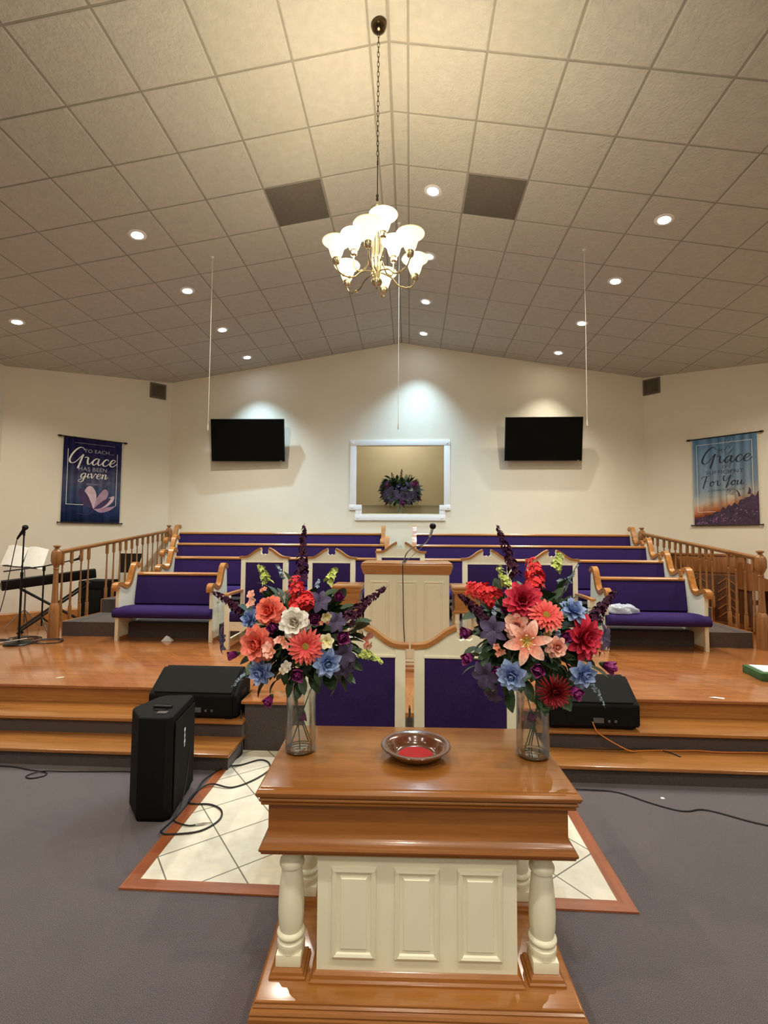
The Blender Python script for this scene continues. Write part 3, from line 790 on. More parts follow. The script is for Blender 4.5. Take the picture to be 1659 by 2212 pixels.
MB().tube(cat_rom([(.02, .0, .015), (.06, -.02, .05), (.13, -.01, .11), (.19, 0, .165)], 5), .0035, 6).build('support_wire', 'grey_metal', gm)

# ------------------------------------------------------------------ communion table
ct = thing('communion_table', 'large varnished oak communion table with white turned columns in the foreground', 'table', (.0225, 2.157, 0), .03)
ZT = .82
ct.location.z = 0
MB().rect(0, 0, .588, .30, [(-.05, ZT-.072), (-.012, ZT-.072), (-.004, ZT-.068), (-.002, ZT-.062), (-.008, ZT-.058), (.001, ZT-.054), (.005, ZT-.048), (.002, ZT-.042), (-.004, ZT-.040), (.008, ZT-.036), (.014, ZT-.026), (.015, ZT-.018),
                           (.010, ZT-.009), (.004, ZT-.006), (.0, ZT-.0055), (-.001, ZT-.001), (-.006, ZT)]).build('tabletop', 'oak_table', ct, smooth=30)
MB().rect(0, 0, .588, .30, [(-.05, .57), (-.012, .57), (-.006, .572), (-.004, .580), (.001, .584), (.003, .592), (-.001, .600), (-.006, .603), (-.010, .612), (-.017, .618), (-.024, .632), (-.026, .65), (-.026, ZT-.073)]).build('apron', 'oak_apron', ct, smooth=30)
for sx in (-1, 1):
    for yl in (-.197, .165):
        turned_leg((sx*.485, yl), .13, .572, .050, .048, ct, 'column', n=28)
        MB().rect(sx*.485, yl, .050, .050, [(.018, .10), (.018, .108), (.012, .112), (.010, .122), (.002, .128), (.0, .130)]).build('column_plinth', 'oak_table', ct)
MB().rect(0, -.040, .375, .215, [(0, .13), (0, .571)]).build('pedestal', 'white_paint', ct, smooth=0)
for cx in (-.237, 0, .237):
    raised_panel(cx, .345, .086, .165, -.255, 1.0).build('front_panel', 'white_paint', ct, smooth=20)
MB().rect(0, -.040, .375, .215, [(.024, .10), (.024, .108), (.016, .114), (.013, .126), (.004, .133), (.001, .136)]).build('pedestal_moulding', 'oak_table', ct)
MB().rect(0, -.016, .575, .325, [(.024, .002), (.024, .052), (.020, .058), (.022, .066), (.018, .074), (.010, .078), (.012, .084), (.006, .090), (.006, .097), (.0, .10)]).build('base', 'oak_table', ct, smooth=30)

# offering plate
dp = thing('offering_plate', 'round brown wooden offering plate with a red felt centre on the table', 'plate', (.028, 2.13, ZT))
MB().lathe([(0, .006), (.0, .0), (.075, .0), (.085, .004), (.105, .014), (.130, .034), (.146, .046), (.149, .050), (.147, .054), (.136, .055), (.122, .050), (.112, .044), (.108, .040), (.104, .030), (.092, .014), (.082, .0095), (.078, .0085), (0, .0085)], 56, cap=False).build('bowl', 'walnut_dish', dp, smooth=30)
MB().lathe([(0, .0112), (.072, .0112), (.075, .009)], 40).build('felt_pad', 'felt', dp)

#PART3
# ------------------------------------------------------------------ flowers
def grad(name, stops, rough=.6, var=.1):
    """petal colour by distance from the flower's own centre (stops: distance in metres, colour)"""
    t = NT(name); tc = t.new('ShaderNodeTexCoord'); ln = t.new('ShaderNodeVectorMath', operation='LENGTH')
    t.link(tc, 'Object', ln, 0)
    mx = max(s for s, _ in stops)
    d = t.new('ShaderNodeMath', operation='DIVIDE'); t.link(ln, 'Value', d, 0); d.inputs[1].default_value = mx
    cr = t.new('ShaderNodeValToRGB'); e = cr.color_ramp.elements
    while len(e) < len(stops): e.new(.5)
    for k, (s, c) in enumerate(stops): e[k].position = s/mx; e[k].color = (*lin(c), 1)
    t.link(d, 0, cr, 'Fac')
    n = t.new('ShaderNodeTexNoise'); n.inputs['Scale'].default_value = 90; t.link(tc, 'Object', n, 'Vector')
    c2 = t.new('ShaderNodeValToRGB'); c2.color_ramp.elements[0].color = (1-var*3, 1-var*3, 1-var*3, 1); c2.color_ramp.elements[0].position = .3; c2.color_ramp.elements[1].position = .6
    t.link(n, 'Fac', c2, 'Fac')
    m = t.new('ShaderNodeMix', data_type='RGBA', blend_type='MULTIPLY'); m.inputs['Factor'].default_value = 1
    t.link(cr, 'Color', m, 6); t.link(c2, 'Color', m, 7); t.link(m, 2, t.b, 'Base Color')
    t.b.inputs['Roughness'].default_value = rough; t.b.inputs['Specular IOR Level'].default_value = .25
    return t.m
M['coral'] = grad('coral_petal', [(0, (236, 84, 74)), (.03, (244, 106, 92)), (.06, (250, 138, 118))])
M['gerbera'] = grad('gerbera_petal', [(0, (200, 60, 60)), (.02, (224, 66, 72)), (.05, (244, 104, 98)), (.075, (250, 128, 116))])
M['stock_red'] = plain('stock_red_petal', (232, 66, 70), .6, var=.25, vs=60, spec=.2)
M['crimson'] = grad('crimson_petal', [(0, (130, 8, 36)), (.03, (190, 24, 60)), (.06, (222, 60, 86))])
M['darkred'] = grad('dark_red_petal', [(0, (92, 10, 20)), (.04, (140, 24, 34)), (.07, (176, 52, 60))])
M['blue_f'] = grad('blue_petal', [(0, (78, 100, 160)), (.02, (122, 146, 206)), (.05, (160, 182, 226))])
M['tulip'] = grad('purple_tulip_petal', [(0, (100, 22, 84)), (.02, (132, 36, 108)), (.045, (168, 76, 140))])
M['plum'] = plain('plum_floret', (66, 26, 52), .6, var=.35, vs=70, spec=.2)
M['slate'] = plain('slate_purple_petal', (84, 74, 104), .65, var=.25, vs=30, spec=.2)
M['peach'] = grad('peach_petal', [(0, (226, 130, 70)), (.015, (242, 158, 132)), (.04, (250, 196, 178))])
M['white_f'] = grad('white_petal', [(0, (206, 188, 150)), (.025, (236, 226, 208)), (.05, (244, 240, 230))])
M['cream_f'] = grad('cream_petal', [(0, (196, 180, 70)), (.012, (236, 224, 160)), (.03, (244, 236, 200))])
M['lime'] = plain('lime_floret', (200, 214, 122), .6, var=.15, vs=50, spec=.2)
M['lily'] = grad('pink_lily_petal', [(0, (150, 160, 40)), (.018, (208, 150, 60)), (.032, (232, 130, 110)), (.06, (246, 176, 156)), (.10, (252, 214, 200))])
M['bluesprig'] = plain('pale_blue_sprig', (150, 172, 196), .6, var=.15, vs=60)
M['leaf'] = plain('dark_green_leaf', (52, 74, 46), .5, var=.35, vs=18, bump=.3, bs=60, spec=.4)
M['sage'] = plain('sage_leaf', (98, 122, 98), .6, var=.25, vs=18, bump=.3, bs=60)
M['stem'] = plain('green_stem', (70, 92, 52), .5, var=.2)
M['disk'] = plain('yellow_brown_disk', (176, 140, 50), .8, var=.4, vs=400, bump=.8, bs=500)
M['anther'] = plain('dark_anther', (92, 50, 30), .7)

def petal(mb, mt, L, W, az, e0, e1, r0=0, z0=0, cup=.2, shape='round', n=5, wav=0, yaw=0):
    vs = []; r = r0; z = z0; ca_, sa_ = math.cos(az), math.sin(az)
    for i in range(n+1):
        t = i/n; el = e0+(e1-e0)*t
        if i: r += L/n*math.cos(el); z += L/n*math.sin(el)
        if shape == 'round': w = W*(.22+.78*math.sqrt(max(0, math.sin(PI*min(1, t*.86+.06)))))*(1 if i < n else .55)
        elif shape == 'point': w = W*max(.02, math.sin(PI*min(.995, (t*.93+.05)))**.8)
        else: w = W*(.5+.5*math.sin(PI*(.1+t*.62)))*(1 if i < n else .35)     # strap
        for s in (-1, 0, 1):
            lift = cup*w*s*s*.5 + (wav*w*math.sin(t*9+s*2+az*3) if s else 0)
            rr = r - math.sin(el)*lift; zz = z + math.cos(el)*lift; y = s*w*.5
            y2 = y+yaw*t*L
            vs.append((rr*ca_-y2*sa_, rr*sa_+y2*ca_, zz))
    fs = []
    for i in range(n):
        for k in (0, 1):
            a = i*3+k; fs.append((a, a+1, a+4, a+3))
    mb.add(vs, fs, mt)
def at(px, py, Y):
    d = Fw+Rt*((px-829.5)/F_PX)-Up*((py-1106)/F_PX)
    return d*(Y/d.y)+Vector((0, 0, CH))
def place(o, root, P, dirv, spin=0):
    q = dirv.normalized().to_track_quat('Z', 'Y')
    o.matrix_local = Matrix.Translation(P-root.location) @ q.to_matrix().to_4x4() @ Matrix.Rotation(spin, 4, 'Z')
def U(a, b): return random.uniform(a, b)
I4 = Matrix.Identity(4)
def rose(name, mat, R_, root, P, d, pointed=False, open_=1.0):
    mb = MB(); sh = 'point' if pointed else 'round'
    lay = [(3, 82, 128, .60, .10, 1.0, .02), (4, 80, 118, .64, .15, .9, .02), (5, 74, 100, .70, .20, .8, .02), (5, 64, 74, .80, .22, .6, .03), (6, 48, 36, .92, .22, .45, .03), (7, 30, 6, .96, .18, .3, .02), (7, 12, -18, 1.0, .14, .2, .0)]
    for j, (n, a, b, L, r0_, cup, z0_) in enumerate(lay):
        for k in range(n):
            petal(mb, I4, R_*L*U(.92, 1.06), R_*(.62 if j > 2 else .5)*U(.95, 1.15), 2*PI*(k+U(-.12, .12))/n+j*.7, R(a), R(b)-(0 if j < 3 else R(10)*(open_-1)), R_*r0_*.5, R_*z0_, cup, sh, 5, .07)
    o = mb.build(name, mat, root, 60, recalc=False); place(o, root, P, d, U(0, 6)); return o
def gerbera(R_, root, P, d, mat='gerbera', name='gerbera_daisy', layers=((22, 8, -6, 1, .0), (18, 20, 2, .86, .004), (14, 38, 14, .62, .006)), disk=.26, W=.2):
    mb = MB()
    for n, a, b, L, z0_ in layers:
        for k in range(n):
            petal(mb, I4, R_*L*U(.9, 1.06)*.86, R_*W*U(.9, 1.1), 2*PI*(k+U(-.2, .2))/n+L*3, R(a+U(-7, 7)), R(b+U(-9, 9)), R_*.12, z0_, .35, 'strap', 4)
    o = mb.build(name, mat, root, 60, recalc=False); place(o, root, P, d, U(0, 6))
    if disk:
        c = MB().lathe([(R_*disk, .000), (R_*disk*.95, R_*.10), (R_*disk*.6, R_*.16), (0, R_*.15)], 18).build('flower_centre', 'disk', o)
        MB().tube([(R_*disk*1.0*math.cos(q*PI/10), R_*disk*1.0*math.sin(q*PI/10), R_*.07) for q in range(21)], R_*.045, 5, cap=False).build('stamen_ring', 'cream_f', o)
    return o
def peony(R_, root, P, d, mat='crimson', name='peony'):
    mb = MB()
    for j, (n, a, b, L) in enumerate([(5, 85, 100, .5), (7, 78, 85, .66), (8, 64, 66, .8), (9, 46, 44, .95), (9, 28, 20, 1.0), (8, 10, -6, 1.0)]):
        for k in range(n):
            petal(mb, I4, R_*L*U(.88, 1.1), R_*.50*U(.9, 1.2), 2*PI*(k+U(-.2, .2))/n+j, R(a), R(b), R_*.06*j, 0, .55, 'round', 4, .05)
    o = mb.build(name, mat, root, 60, recalc=False); place(o, root, P, d, U(0, 6)); return o
def lily(R_, root, P, d, mat='lily', spin=.2, name='lily', stam=True):
    mb = MB()
    for k in range(6):
        petal(mb, I4, R_*1.05*U(.94, 1.06), R_*(.5 if k % 2 else .4)*(1.35 if mat == 'slate' else 1), PI/3*k+U(-.08, .08), R(48), R(-22), R_*.04, 0, .35, 'point', 7, .03)
    o = mb.build(name, mat, root, 60, recalc=False); place(o, root, P, d, spin)
    if stam:
        s = MB()
        for k in range(6):
            a = PI/3*k+.5; e = (R_*.28*math.cos(a), R_*.28*math.sin(a), R_*.42)
            s.tube([(0, 0, .0), (R_*.1*math.cos(a), R_*.1*math.sin(a), R_*.25), e], R_*.012, 4)
            s.tube([(e[0]-.004, e[1], e[2]), (e[0]+.004, e[1], e[2]+.001)], R_*.03, 5)
        s.build('stamens', 'cream_f' if mat == 'lily' else 'plum', o)
    return o
def tulip(R_, root, P, d, mat='tulip', name='purple_lisianthus'):
    mb = MB()
    for j, (n, a, b, r_) in enumerate([(3, 62, 108, .16), (3, 55, 100, .24), (4, 44, 78, .30)]):
        for k in range(n):
            petal(mb, I4, R_*1.5*U(.9, 1.05), R_*.95, 2*PI*k/n+j*.9, R(a), R(b), R_*.10, -R_*.55, .75, 'round', 5, .05)
    o = mb.build(name, mat, root, 60, recalc=False); place(o, root, P, d, U(0, 6))
    MB().lathe([(0, -R_*.85), (R_*.12, -R_*.8), (R_*.30, -R_*.5), (R_*.34, -R_*.35)], 10, cap=False).build('calyx', 'stem', o)
    return o
def small(R_, root, P, d, mat='peach', name='small_blossom', n=5, count=1):
    mb = MB()
    for q in range(count):
        off = Matrix.Translation((U(-1, 1)*R_*.7, U(-1, 1)*R_*.7, U(-.2, .3)*R_) if count > 1 else (0, 0, 0)) @ Matrix.Rotation(U(-.6, .6), 4, 'X') @ Matrix.Rotation(U(-.6, .6), 4, 'Y')
        rr = R_ if count == 1 else R_*.62
        for k in range(n): petal(mb, off, rr, rr*.8, 2*PI*k/n+q, R(40), R(4), rr*.05, 0, .3, 'round', 4, .08)
    o = mb.build(name, mat, root, 60, recalc=False); place(o, root, P, d, U(0, 6)); return o
def floret_line(name, mat, P0, P1, r0_, r1_, root, n=55, fr=.016, bend=None, tip=True):
    """a raceme of small florets along P0 (base) -> P1 (tip)"""
    P0 = Vector(P0); P1 = Vector(P1); mid = (P0+P1)/2+(Vector(bend) if bend else Vector((0, 0, .02)))
    def pt(t): return P0*(1-t)**2+mid*2*t*(1-t)+P1*t*t
    mb = MB(); O = root.location
    for k in range(n):
        t = (k+U(0, 1))/n; c = pt(t*.93); ax = (pt(min(1, t+.05))-pt(t-.05)).normalized()
        a = U(0, 2*PI); o1 = ax.orthogonal().normalized(); o2 = ax.cross(o1)
        rr = (r0_*(1-t)+r1_*t); out = o1*math.cos(a)+o2*math.sin(a)
        q = (out+ax*.5).to_track_quat('Z', 'Y').to_matrix().to_4x4()
        mt = Matrix.Translation(c+out*rr*U(.45, 1)-O) @ q
        f = fr*(1-.55*t)*U(.8, 1.2)
        for j in range(4): petal(mb, mt, f, f*.9, PI/2*j+U(-.3, .3), R(50), R(0), 0, 0, .3, 'round', 2, .1)
    o = mb.build(name, mat, root, 0, recalc=False)
    MB().tube([pt(i/8)-O for i in range(9)], [.0028]*5+[.002, .0016, .0012, .0008], 5).build('flower_stem', 'stem' if mat != 'plum' else 'plum', o)
    return o
def leaf(mb, P, d, L, W, droop=.5, shape='point'):
    d = d.normalized(); q = d.to_track_quat('X', 'Z').to_matrix().to_4x4()
    petal(mb, Matrix.Translation(P) @ q @ Matrix.Rotation(U(-.8, .8), 4, 'X'), L, W, 0, R(12), R(12)-droop, 0, 0, U(.1, .35), shape, 5)

def bouquet(loc, label, ch_, fs_, Yc, items, nleaf, dome, vase):
    """items: (kind, px, py, radius_px, forward offset, extra)"""
    root = thing('flower_arrangement', label, 'flowers', loc, 0, None)
    O = Vector(loc); C0 = Vector((loc[0], Yc, loc[2]+ch_))
    for it in items:
        kind, px, py, rp, fwd = it[:5]; ex_ = it[5] if len(it) > 5 else None
        Y = Yc-fwd; P = at(px, py, Y); R_ = rp*Y/F_PX*fs_.get(kind, 1.0)
        d = (P-C0); d = Vector((d.x*1.0, d.y*1.0-.16, d.z*.8+.02))
        if ex_ and isinstance(ex_, tuple) and len(ex_) == 3 and not isinstance(ex_[0], str): d = Vector(ex_)
        if kind == 'coral': rose('coral_rose', 'coral', R_, root, P, d)
        elif kind == 'blue': rose('blue_rose', 'blue_f', R_, root, P, d, True)
        elif kind == 'white': rose('white_camellia', 'white_f', R_, root, P, d)
        elif kind == 'peachrose': rose('peach_rose', 'peach', R_, root, P, d)
        elif kind == 'gerb': gerbera(R_, root, P, d)
        elif kind == 'mum': gerbera(R_, root, P, d, 'darkred', 'chrysanthemum', ((24, 4, -14, 1.1, 0), (22, 22, 8, 1.08, .002), (20, 42, 30, 1.0, .004), (16, 60, 54, .86, .006), (12, 76, 74, .66, .008)), 0, .12)
        elif kind == 'peony': peony(R_, root, P, d)
        elif kind == 'lily': lily(R_, root, P, d)
        elif kind == 'slate': lily(R_, root, P, d, 'slate', U(0, 2), 'dark_lily', False)
        elif kind == 'tulip': tulip(R_, root, P, d)
        elif kind == 'peach': small(R_, root, P, d, 'peach', 'peach_blossom', 5, 3)
        elif kind == 'cream': small(R_, root, P, d, 'cream_f', 'cream_blossom', 6)
        elif kind == 'whites': small(R_, root, P, d, 'white_f', 'white_blossom', 5, 2)
        elif kind in ('plum', 'lime', 'stock', 'sprig'):
            P1 = at(ex_[0], ex_[1], Yc-ex_[2])
            nm, mt_, n, fr, k1 = {'plum': ('plum_larkspur', 'plum', 85, .017, .25), 'lime': ('lime_orchid_spray', 'lime', 26, .019, .6), 'stock': ('red_stock', 'stock_red', 95, .022, .75), 'sprig': ('pale_blue_sprig', 'bluesprig', 12, .012, .6)}[kind]
            floret_line(nm, mt_, P, P1, R_, R_*k1, root, n, fr)
    core = Vector((0, 0, ch_*.62))
    for c in list(root.children):
        if c.name.startswith('small'): continue
        Pc = c.matrix_local.translation.copy()
        if Pc.length < .05: continue
        zl = c.matrix_local.to_3x3() @ Vector((0, 0, 1))
        a = Pc-zl*.012; mid_ = a*.45+core*.55-Vector((0, 0, .02))
        if (a-core).length < .10: continue
        inv = c.matrix_local.inverted()
        MB().tube([inv @ p for p in cat_rom([a, (a+mid_)/2-Vector((0, 0, .012)), mid_, core], 4)], .0026, 6).build('flower_stem', 'stem', c)
    mb = MB(); ms = MB()
    rx, rz_ = dome
    for k in range(nleaf):
        a = U(0, 2*PI); v = U(-.9, .95); rad = U(.2, 1.0)
        dv = Vector((math.cos(a)*math.sqrt(max(0, 1-v*v*.8)), math.sin(a)*math.sqrt(max(0, 1-v*v*.8))*.85, v))
        P = Vector((0, 0, C0.z-O.z-.03))+Vector((dv.x*rx*rad, dv.y*rx*rad*.75, dv.z*rz_*rad))
        (leaf)(mb if U(0, 1) < .82 else ms, P, dv+Vector((U(-.5, .5), U(-.5, .5), U(-.4, .4))), U(.06, .105)*(rx/.235), U(.034, .060)*(rx/.235), U(.2, 1.0))
    f = mb.build('foliage', 'leaf', root, 60, recalc=False); f['kind'] = 'stuff'
    f = ms.build('pale_foliage', 'sage', root, 60, recalc=False); f['kind'] = 'stuff'
    vr, vh = vase
    for k in range(4):
        a = U(0, 2*PI); b = a+U(2.2, 4)
        p0 = Vector((vr*.75*math.cos(a), vr*.75*math.sin(a), .022)); p1 = Vector((vr*.7*math.cos(b), vr*.7*math.sin(b), vh)); p2 = Vector((p1.x*2.6, p1.y*2.6, vh+.14))
        MB().tube(cat_rom([p0, (p0+p1)/2, p1, p2], 4), .0026, 6).build('stem', 'stem', root)
    return root
def vase(loc, r, h_, label):
    o = MB().lathe([(0, .001), (r*.5, .001), (r*.93, .0), (r*.99, .004), (r, .012), (r*1.0, .05), (r*.97, h_*.6), (r*.965, h_-.002), (r*.95, h_), (r*.935, h_-.002), (r*.93, h_*.6), (r*.965, .05), (r*.96, .012), (r*.90, .006), (0, .0055)], 48, cap=False).build('glass_vase', 'glass', None, 40)
    o.location = loc; tag(o, label, 'vase', None)
    MB().lathe([(0, .0057), (r*.90, .0062), (r*.955, .012), (r*.90, .017), (0, .013)], 40, cap=False).build('thick_base', 'glass_base', o, 40); return o
# left arrangement (image pixels are measurements; every flower sits at its own depth on a dome)
FS = dict(coral=1.12, blue=1.12, white=1.12, peachrose=1.12, gerb=1.0, mum=1.0, peony=1.12, lily=1.0, slate=1.05, tulip=1.25, peach=1.15, cream=1.15, whites=1.15, plum=1.1, lime=1.2, stock=1.3, sprig=1.0)
def L_(x, y): return (450+x/4.046, 1120+y/4.046)
def Q_(x, y): return (940+x/3.95, 1120+y/3.95)
def conv(f, k, items):
    out = []
    for it in items:
        px, py = f(it[1], it[2]); e = it[5] if len(it) > 5 else None
        if it[0] in ('plum', 'lime', 'stock', 'sprig'): q = f(e[0], e[1]); e = (q[0], q[1], e[2])
        out.append((it[0], px, py, it[3]/k, it[4])+((e,) if e else ()))
    return out
left_items = conv(L_, 4.046, [
    ('coral', 550, 815, 122, .19), ('coral', 445, 1095, 140, .22), ('gerb', 850, 1115, 168, .29), ('white', 757, 910, 118, .27),
    ('stock', 800, 790, 62, .17, (750, 520, .10)), ('stock', 860, 770, 40, .18, (860, 660, .15)), ('blue', 375, 880, 82, .12), ('blue', 468, 1335, 108, .20), ('blue', 1035, 1255, 115, .25),
    ('tulip', 575, 955, 66, .25), ('tulip', 920, 885, 66, .26), ('tulip', 1160, 1035, 76, .20), ('tulip', 1130, 695, 58, .08), ('tulip', 785, 1350, 72, .24), ('tulip', 535, 1580, 55, .14), ('tulip', 225, 1190, 55, .05),
    ('peach', 375, 715, 62, .12), ('peach', 475, 635, 32, .08), ('peach', 575, 1155, 78, .27), ('peach', 665, 1075, 55, .28), ('cream', 1025, 855, 46, .24), ('peach', 1010, 905, 34, .23), ('peach', 1350, 1060, 84, .15),
    ('whites', 650, 1350, 70, .24), ('cream', 1035, 1070, 62, .27),
    ('lime', 520, 560, 26, .06, (435, 400, .04)), ('lime', 1045, 560, 26, .05, (1130, 440, .03)), ('lime', 1320, 1170, 26, .16, (1530, 1275, .18)),
    ('plum', 815, 520, 50, .02, (838, 40, .0)), ('plum', 330, 850, 46, .02, (30, 640, .02)), ('plum', 1210, 900, 58, .10, (1570, 592, .06)),
    ('slate', 150, 1060, 120, .05), ('slate', 970, 730, 100, .14), ('slate', 1110, 905, 95, .19), ('slate', 1170, 1190, 120, .18), ('slate', 1190, 1290, 100, .14),
    ('sprig', 650, 520, 10, .02, (590, 400, .0)), ('sprig', 340, 1370, 16, .10, (200, 1490, .12)), ('sprig', 950, 600, 12, .03, (970, 540, .02)), ('tulip', 830, 1720, 42, .03)])
right_items = conv(Q_, 3.95, [
    ('stock', 860, 610, 60, .10, (830, 340, .04)), ('stock', 520, 690, 62, .14, (250, 590, .10)), ('peony', 745, 705, 118, .18), ('peony', 1255, 1020, 130, .17),
    ('gerb', 945, 830, 160, .24, (.12, -.8, .62)), ('lily', 775, 1050, 200, .27, (-.05, -1, .12)), ('peachrose', 700, 925, 100, .20), ('peachrose', 1030, 1095, 80, .27),
    ('blue', 1170, 795, 100, .16, (.3, -.6, .7)), ('blue', 655, 1330, 116, .25), ('blue', 1250, 1320, 105, .20), ('mum', 1010, 1470, 140, .24),
    ('tulip', 610, 780, 54, .15), ('tulip', 280, 975, 60, .10), ('tulip', 290, 1185, 62, .12), ('tulip', 540, 1290, 50, .20), ('tulip', 870, 1280, 70, .27), ('tulip', 1190, 1470, 68, .22), ('tulip', 1470, 1260, 66, .10),
    ('tulip', 1200, 880, 60, .15), ('tulip', 1095, 1010, 56, .22),
    ('lime', 620, 590, 28, .09, (530, 405, .06)), ('lime', 1020, 430, 28, .02, (1090, 300, .0)),
    ('plum', 690, 500, 48, .05, (520, 50, .0)), ('plum', 440, 890, 52, .12, (190, 640, .10)), ('plum', 1340, 880, 52, .08, (1560, 610, .04)),
    ('slate', 500, 950, 120, .17), ('slate', 440, 1330, 125, .15), ('slate', 1420, 1010, 115, .08), ('slate', 500, 1500, 80, .10),
    ('peach', 540, 1120, 46, .20), ('peach', 1410, 1110, 56, .10), ('cream', 950, 980, 40, .20),
    ('sprig', 1110, 620, 14, .05, (1240, 350, .0)), ('sprig', 1060, 540, 10, .05, (1180, 560, .03)), ('sprig', 1340, 1420, 14, .12, (1450, 1620, .14)), ('sprig', 500, 820, 10, .15, (510, 760, .15)), ('sprig', 1060, 1010, 12, .22, (1020, 960, .22)), ('tulip', 820, 1680, 46, .03)])
VL = (-.477, 2.157, ZT); VR = (.534, 2.178, ZT)
vase(VL, .067, .275, 'clear glass cylinder vase of mixed flowers standing on the table, left of the plate')
vase(VR, .070, .275, 'clear glass cylinder vase of mixed flowers standing on the table, right of the plate')
bouquet(VL, 'mixed artificial flowers with coral roses and a white camellia in the left glass vase', .52, FS, 2.16, left_items, 460, (.235, .225), (.067, .26))
bouquet(VR, 'mixed artificial flowers with a pink lily and crimson peonies in the right glass vase', .52, FS, 2.18, right_items, 460, (.245, .235), (.070, .26))
# niche arrangement
def N_(x, y): return (740+x/6.38, 930+y/6.38)
nv = at(863, 1110.5, 9.95); nv.z = 2.24
vase(tuple(nv), .085, .31, 'clear glass vase of dark purple flowers standing in the wall niche')
nit = conv(N_, 6.38, [
    ('plum', 715, 740, 30, .0, (672, 570, 0)), ('plum', 805, 700, 22, .0, (820, 520, 0)), ('plum', 860, 740, 40, .0, (965, 610, 0)), ('plum', 830, 740, 30, .05, (890, 600, 0)),
    ('slate', 600, 800, 80, .10), ('slate', 690, 880, 80, .2), ('slate', 860, 900, 90, .2), ('slate', 980, 830, 80, .12), ('slate', 620, 900, 70, .1), ('slate', 1000, 910, 70, .1), ('slate', 920, 800, 70, .2),
    ('plum', 790, 900, 40, .2, (780, 720, .1)), ('plum', 720, 940, 40, .1, (580, 790, .1)), ('plum', 900, 930, 40, .1, (1010, 790, .1)), ('plum', 640, 920, 12, .1, (585, 1040, .1)), ('plum', 880, 950, 12, .1, (920, 1020, .1)), ('plum', 1000, 900, 12, .1, (1095, 975, .1)),
    ('blue', 785, 790, 50, .2), ('tulip', 640, 760, 44, .15), ('tulip', 970, 750, 44, .15), ('tulip', 830, 980, 44, .2), ('lime', 990, 960, 14, .1, (1050, 1010, .1))])
for i, it in enumerate(nit):
    if it[0] == 'plum' and it[3] < 3: pass
M['blue_niche'] = plain('deep_violet_petal', (62, 48, 128), .6, var=.2)
nb = bouquet(tuple(nv), 'round bouquet of dark purple flowers in the wall niche vase', .52, dict(FS, slate=1.5, tulip=1.6, plum=1.5), 9.95, nit, 420, (.40, .27), (.08, .27))
for o in nb.children:
    if o.name.startswith('blue_rose'):
        o.name = 'violet_rose'; o.data.materials[0] = M['blue_niche']
    if o.name.startswith(('dark_lily', 'plum')): pass

# ------------------------------------------------------------------ banners
GL = {'G': [[(1.9, 2.0), (1.75, 2.3), (1.4, 2.38), (.9, 2.0), (.42, 1.3), (.15, .6), (.22, .16), (.6, .1), (1.05, .5), (1.5, 1.1), (1.78, 1.42)], [(1.78, 1.42), (1.6, .9), (1.36, .1), (1.12, -.62)]],
      'r': [[(0, .95), (.22, 1.08), (.42, .93), (.36, .55), (.40, .1), (.65, .12), (.9, .5)]],
      'a': [[(.95, .95), (.62, .95), (.25, .65), (.12, .2), (.32, .02), (.68, .35), (.95, .95)], [(.95, .95), (.80, .35), (.9, .04), (1.15, .16), (1.4, .5)]],
      'c': [[(.85, .75), (.75, .98), (.45, .88), (.15, .45), (.2, .08), (.52, .02), (.95, .4)]],
      'e': [[(.1, .32), (.5, .5), (.82, .8), (.70, 1.0), (.42, .9), (.15, .45), (.22, .08), (.56, .02), (1.1, .5)]],
      'g': [[(.95, .95), (.62, .95), (.25, .65), (.12, .2), (.32, .04), (.68, .35), (.95, .95)], [(.95, .95), (.72, .1), (.42, -.62), (.0, -.85), (-.35, -.62), (.0, -.32), (.6, -.05), (1.2, .45)]],
      'i': [[(.3, .92), (.15, .3), (.25, .04), (.6, .35)], [(.40, 1.32), (.46, 1.38)]],
      'v': [[(.0, .75), (.16, .98), (.28, .7), (.30, .05), (.65, .45), (.92, .98), (1.1, .8)]],
      'n': [[(.0, .7), (.2, .98), (.22, .6), (.08, 0)], [(.12, .3), (.42, .82), (.72, .96), (.76, .66), (.64, .2), (.75, .03), (1.15, .45)]],
      'F': [[(-.25, 1.6), (-.05, 1.92), (.5, 2.05), (1.35, 2.12)], [(.72, 2.02), (.5, 1.2), (.22, .3), (.02, -.45)], [(.25, 1.0), (.60, 1.08), (.95, 1.05)]],
      'o': [[(.62, .95), (.28, .72), (.14, .25), (.36, .02), (.72, .3), (.80, .8), (.62, .95), (.72, .74), (1.1, .82)]],
      'Y': [[(.22, 2.0), (.05, 1.5), (.12, 1.0), (.48, .98), (.9, 1.4), (1.25, 2.1)], [(1.25, 2.1), (.98, 1.2), (.62, .1), (.42, -.5)]],
      'u': [[(.2, .92), (.04, .3), (.16, .03), (.5, .3), (.78, .95)], [(.78, .95), (.64, .3), (.76, .03), (1.1, .35)]]}
ADV = {'G': 1.95, 'r': .85, 'a': 1.3, 'c': .9, 'e': 1.0, 'g': 1.15, 'i': .55, 'v': 1.05, 'n': 1.1, 'F': 1.15, 'o': 1.05, 'Y': 1.2, 'u': 1.05, ' ': .5}
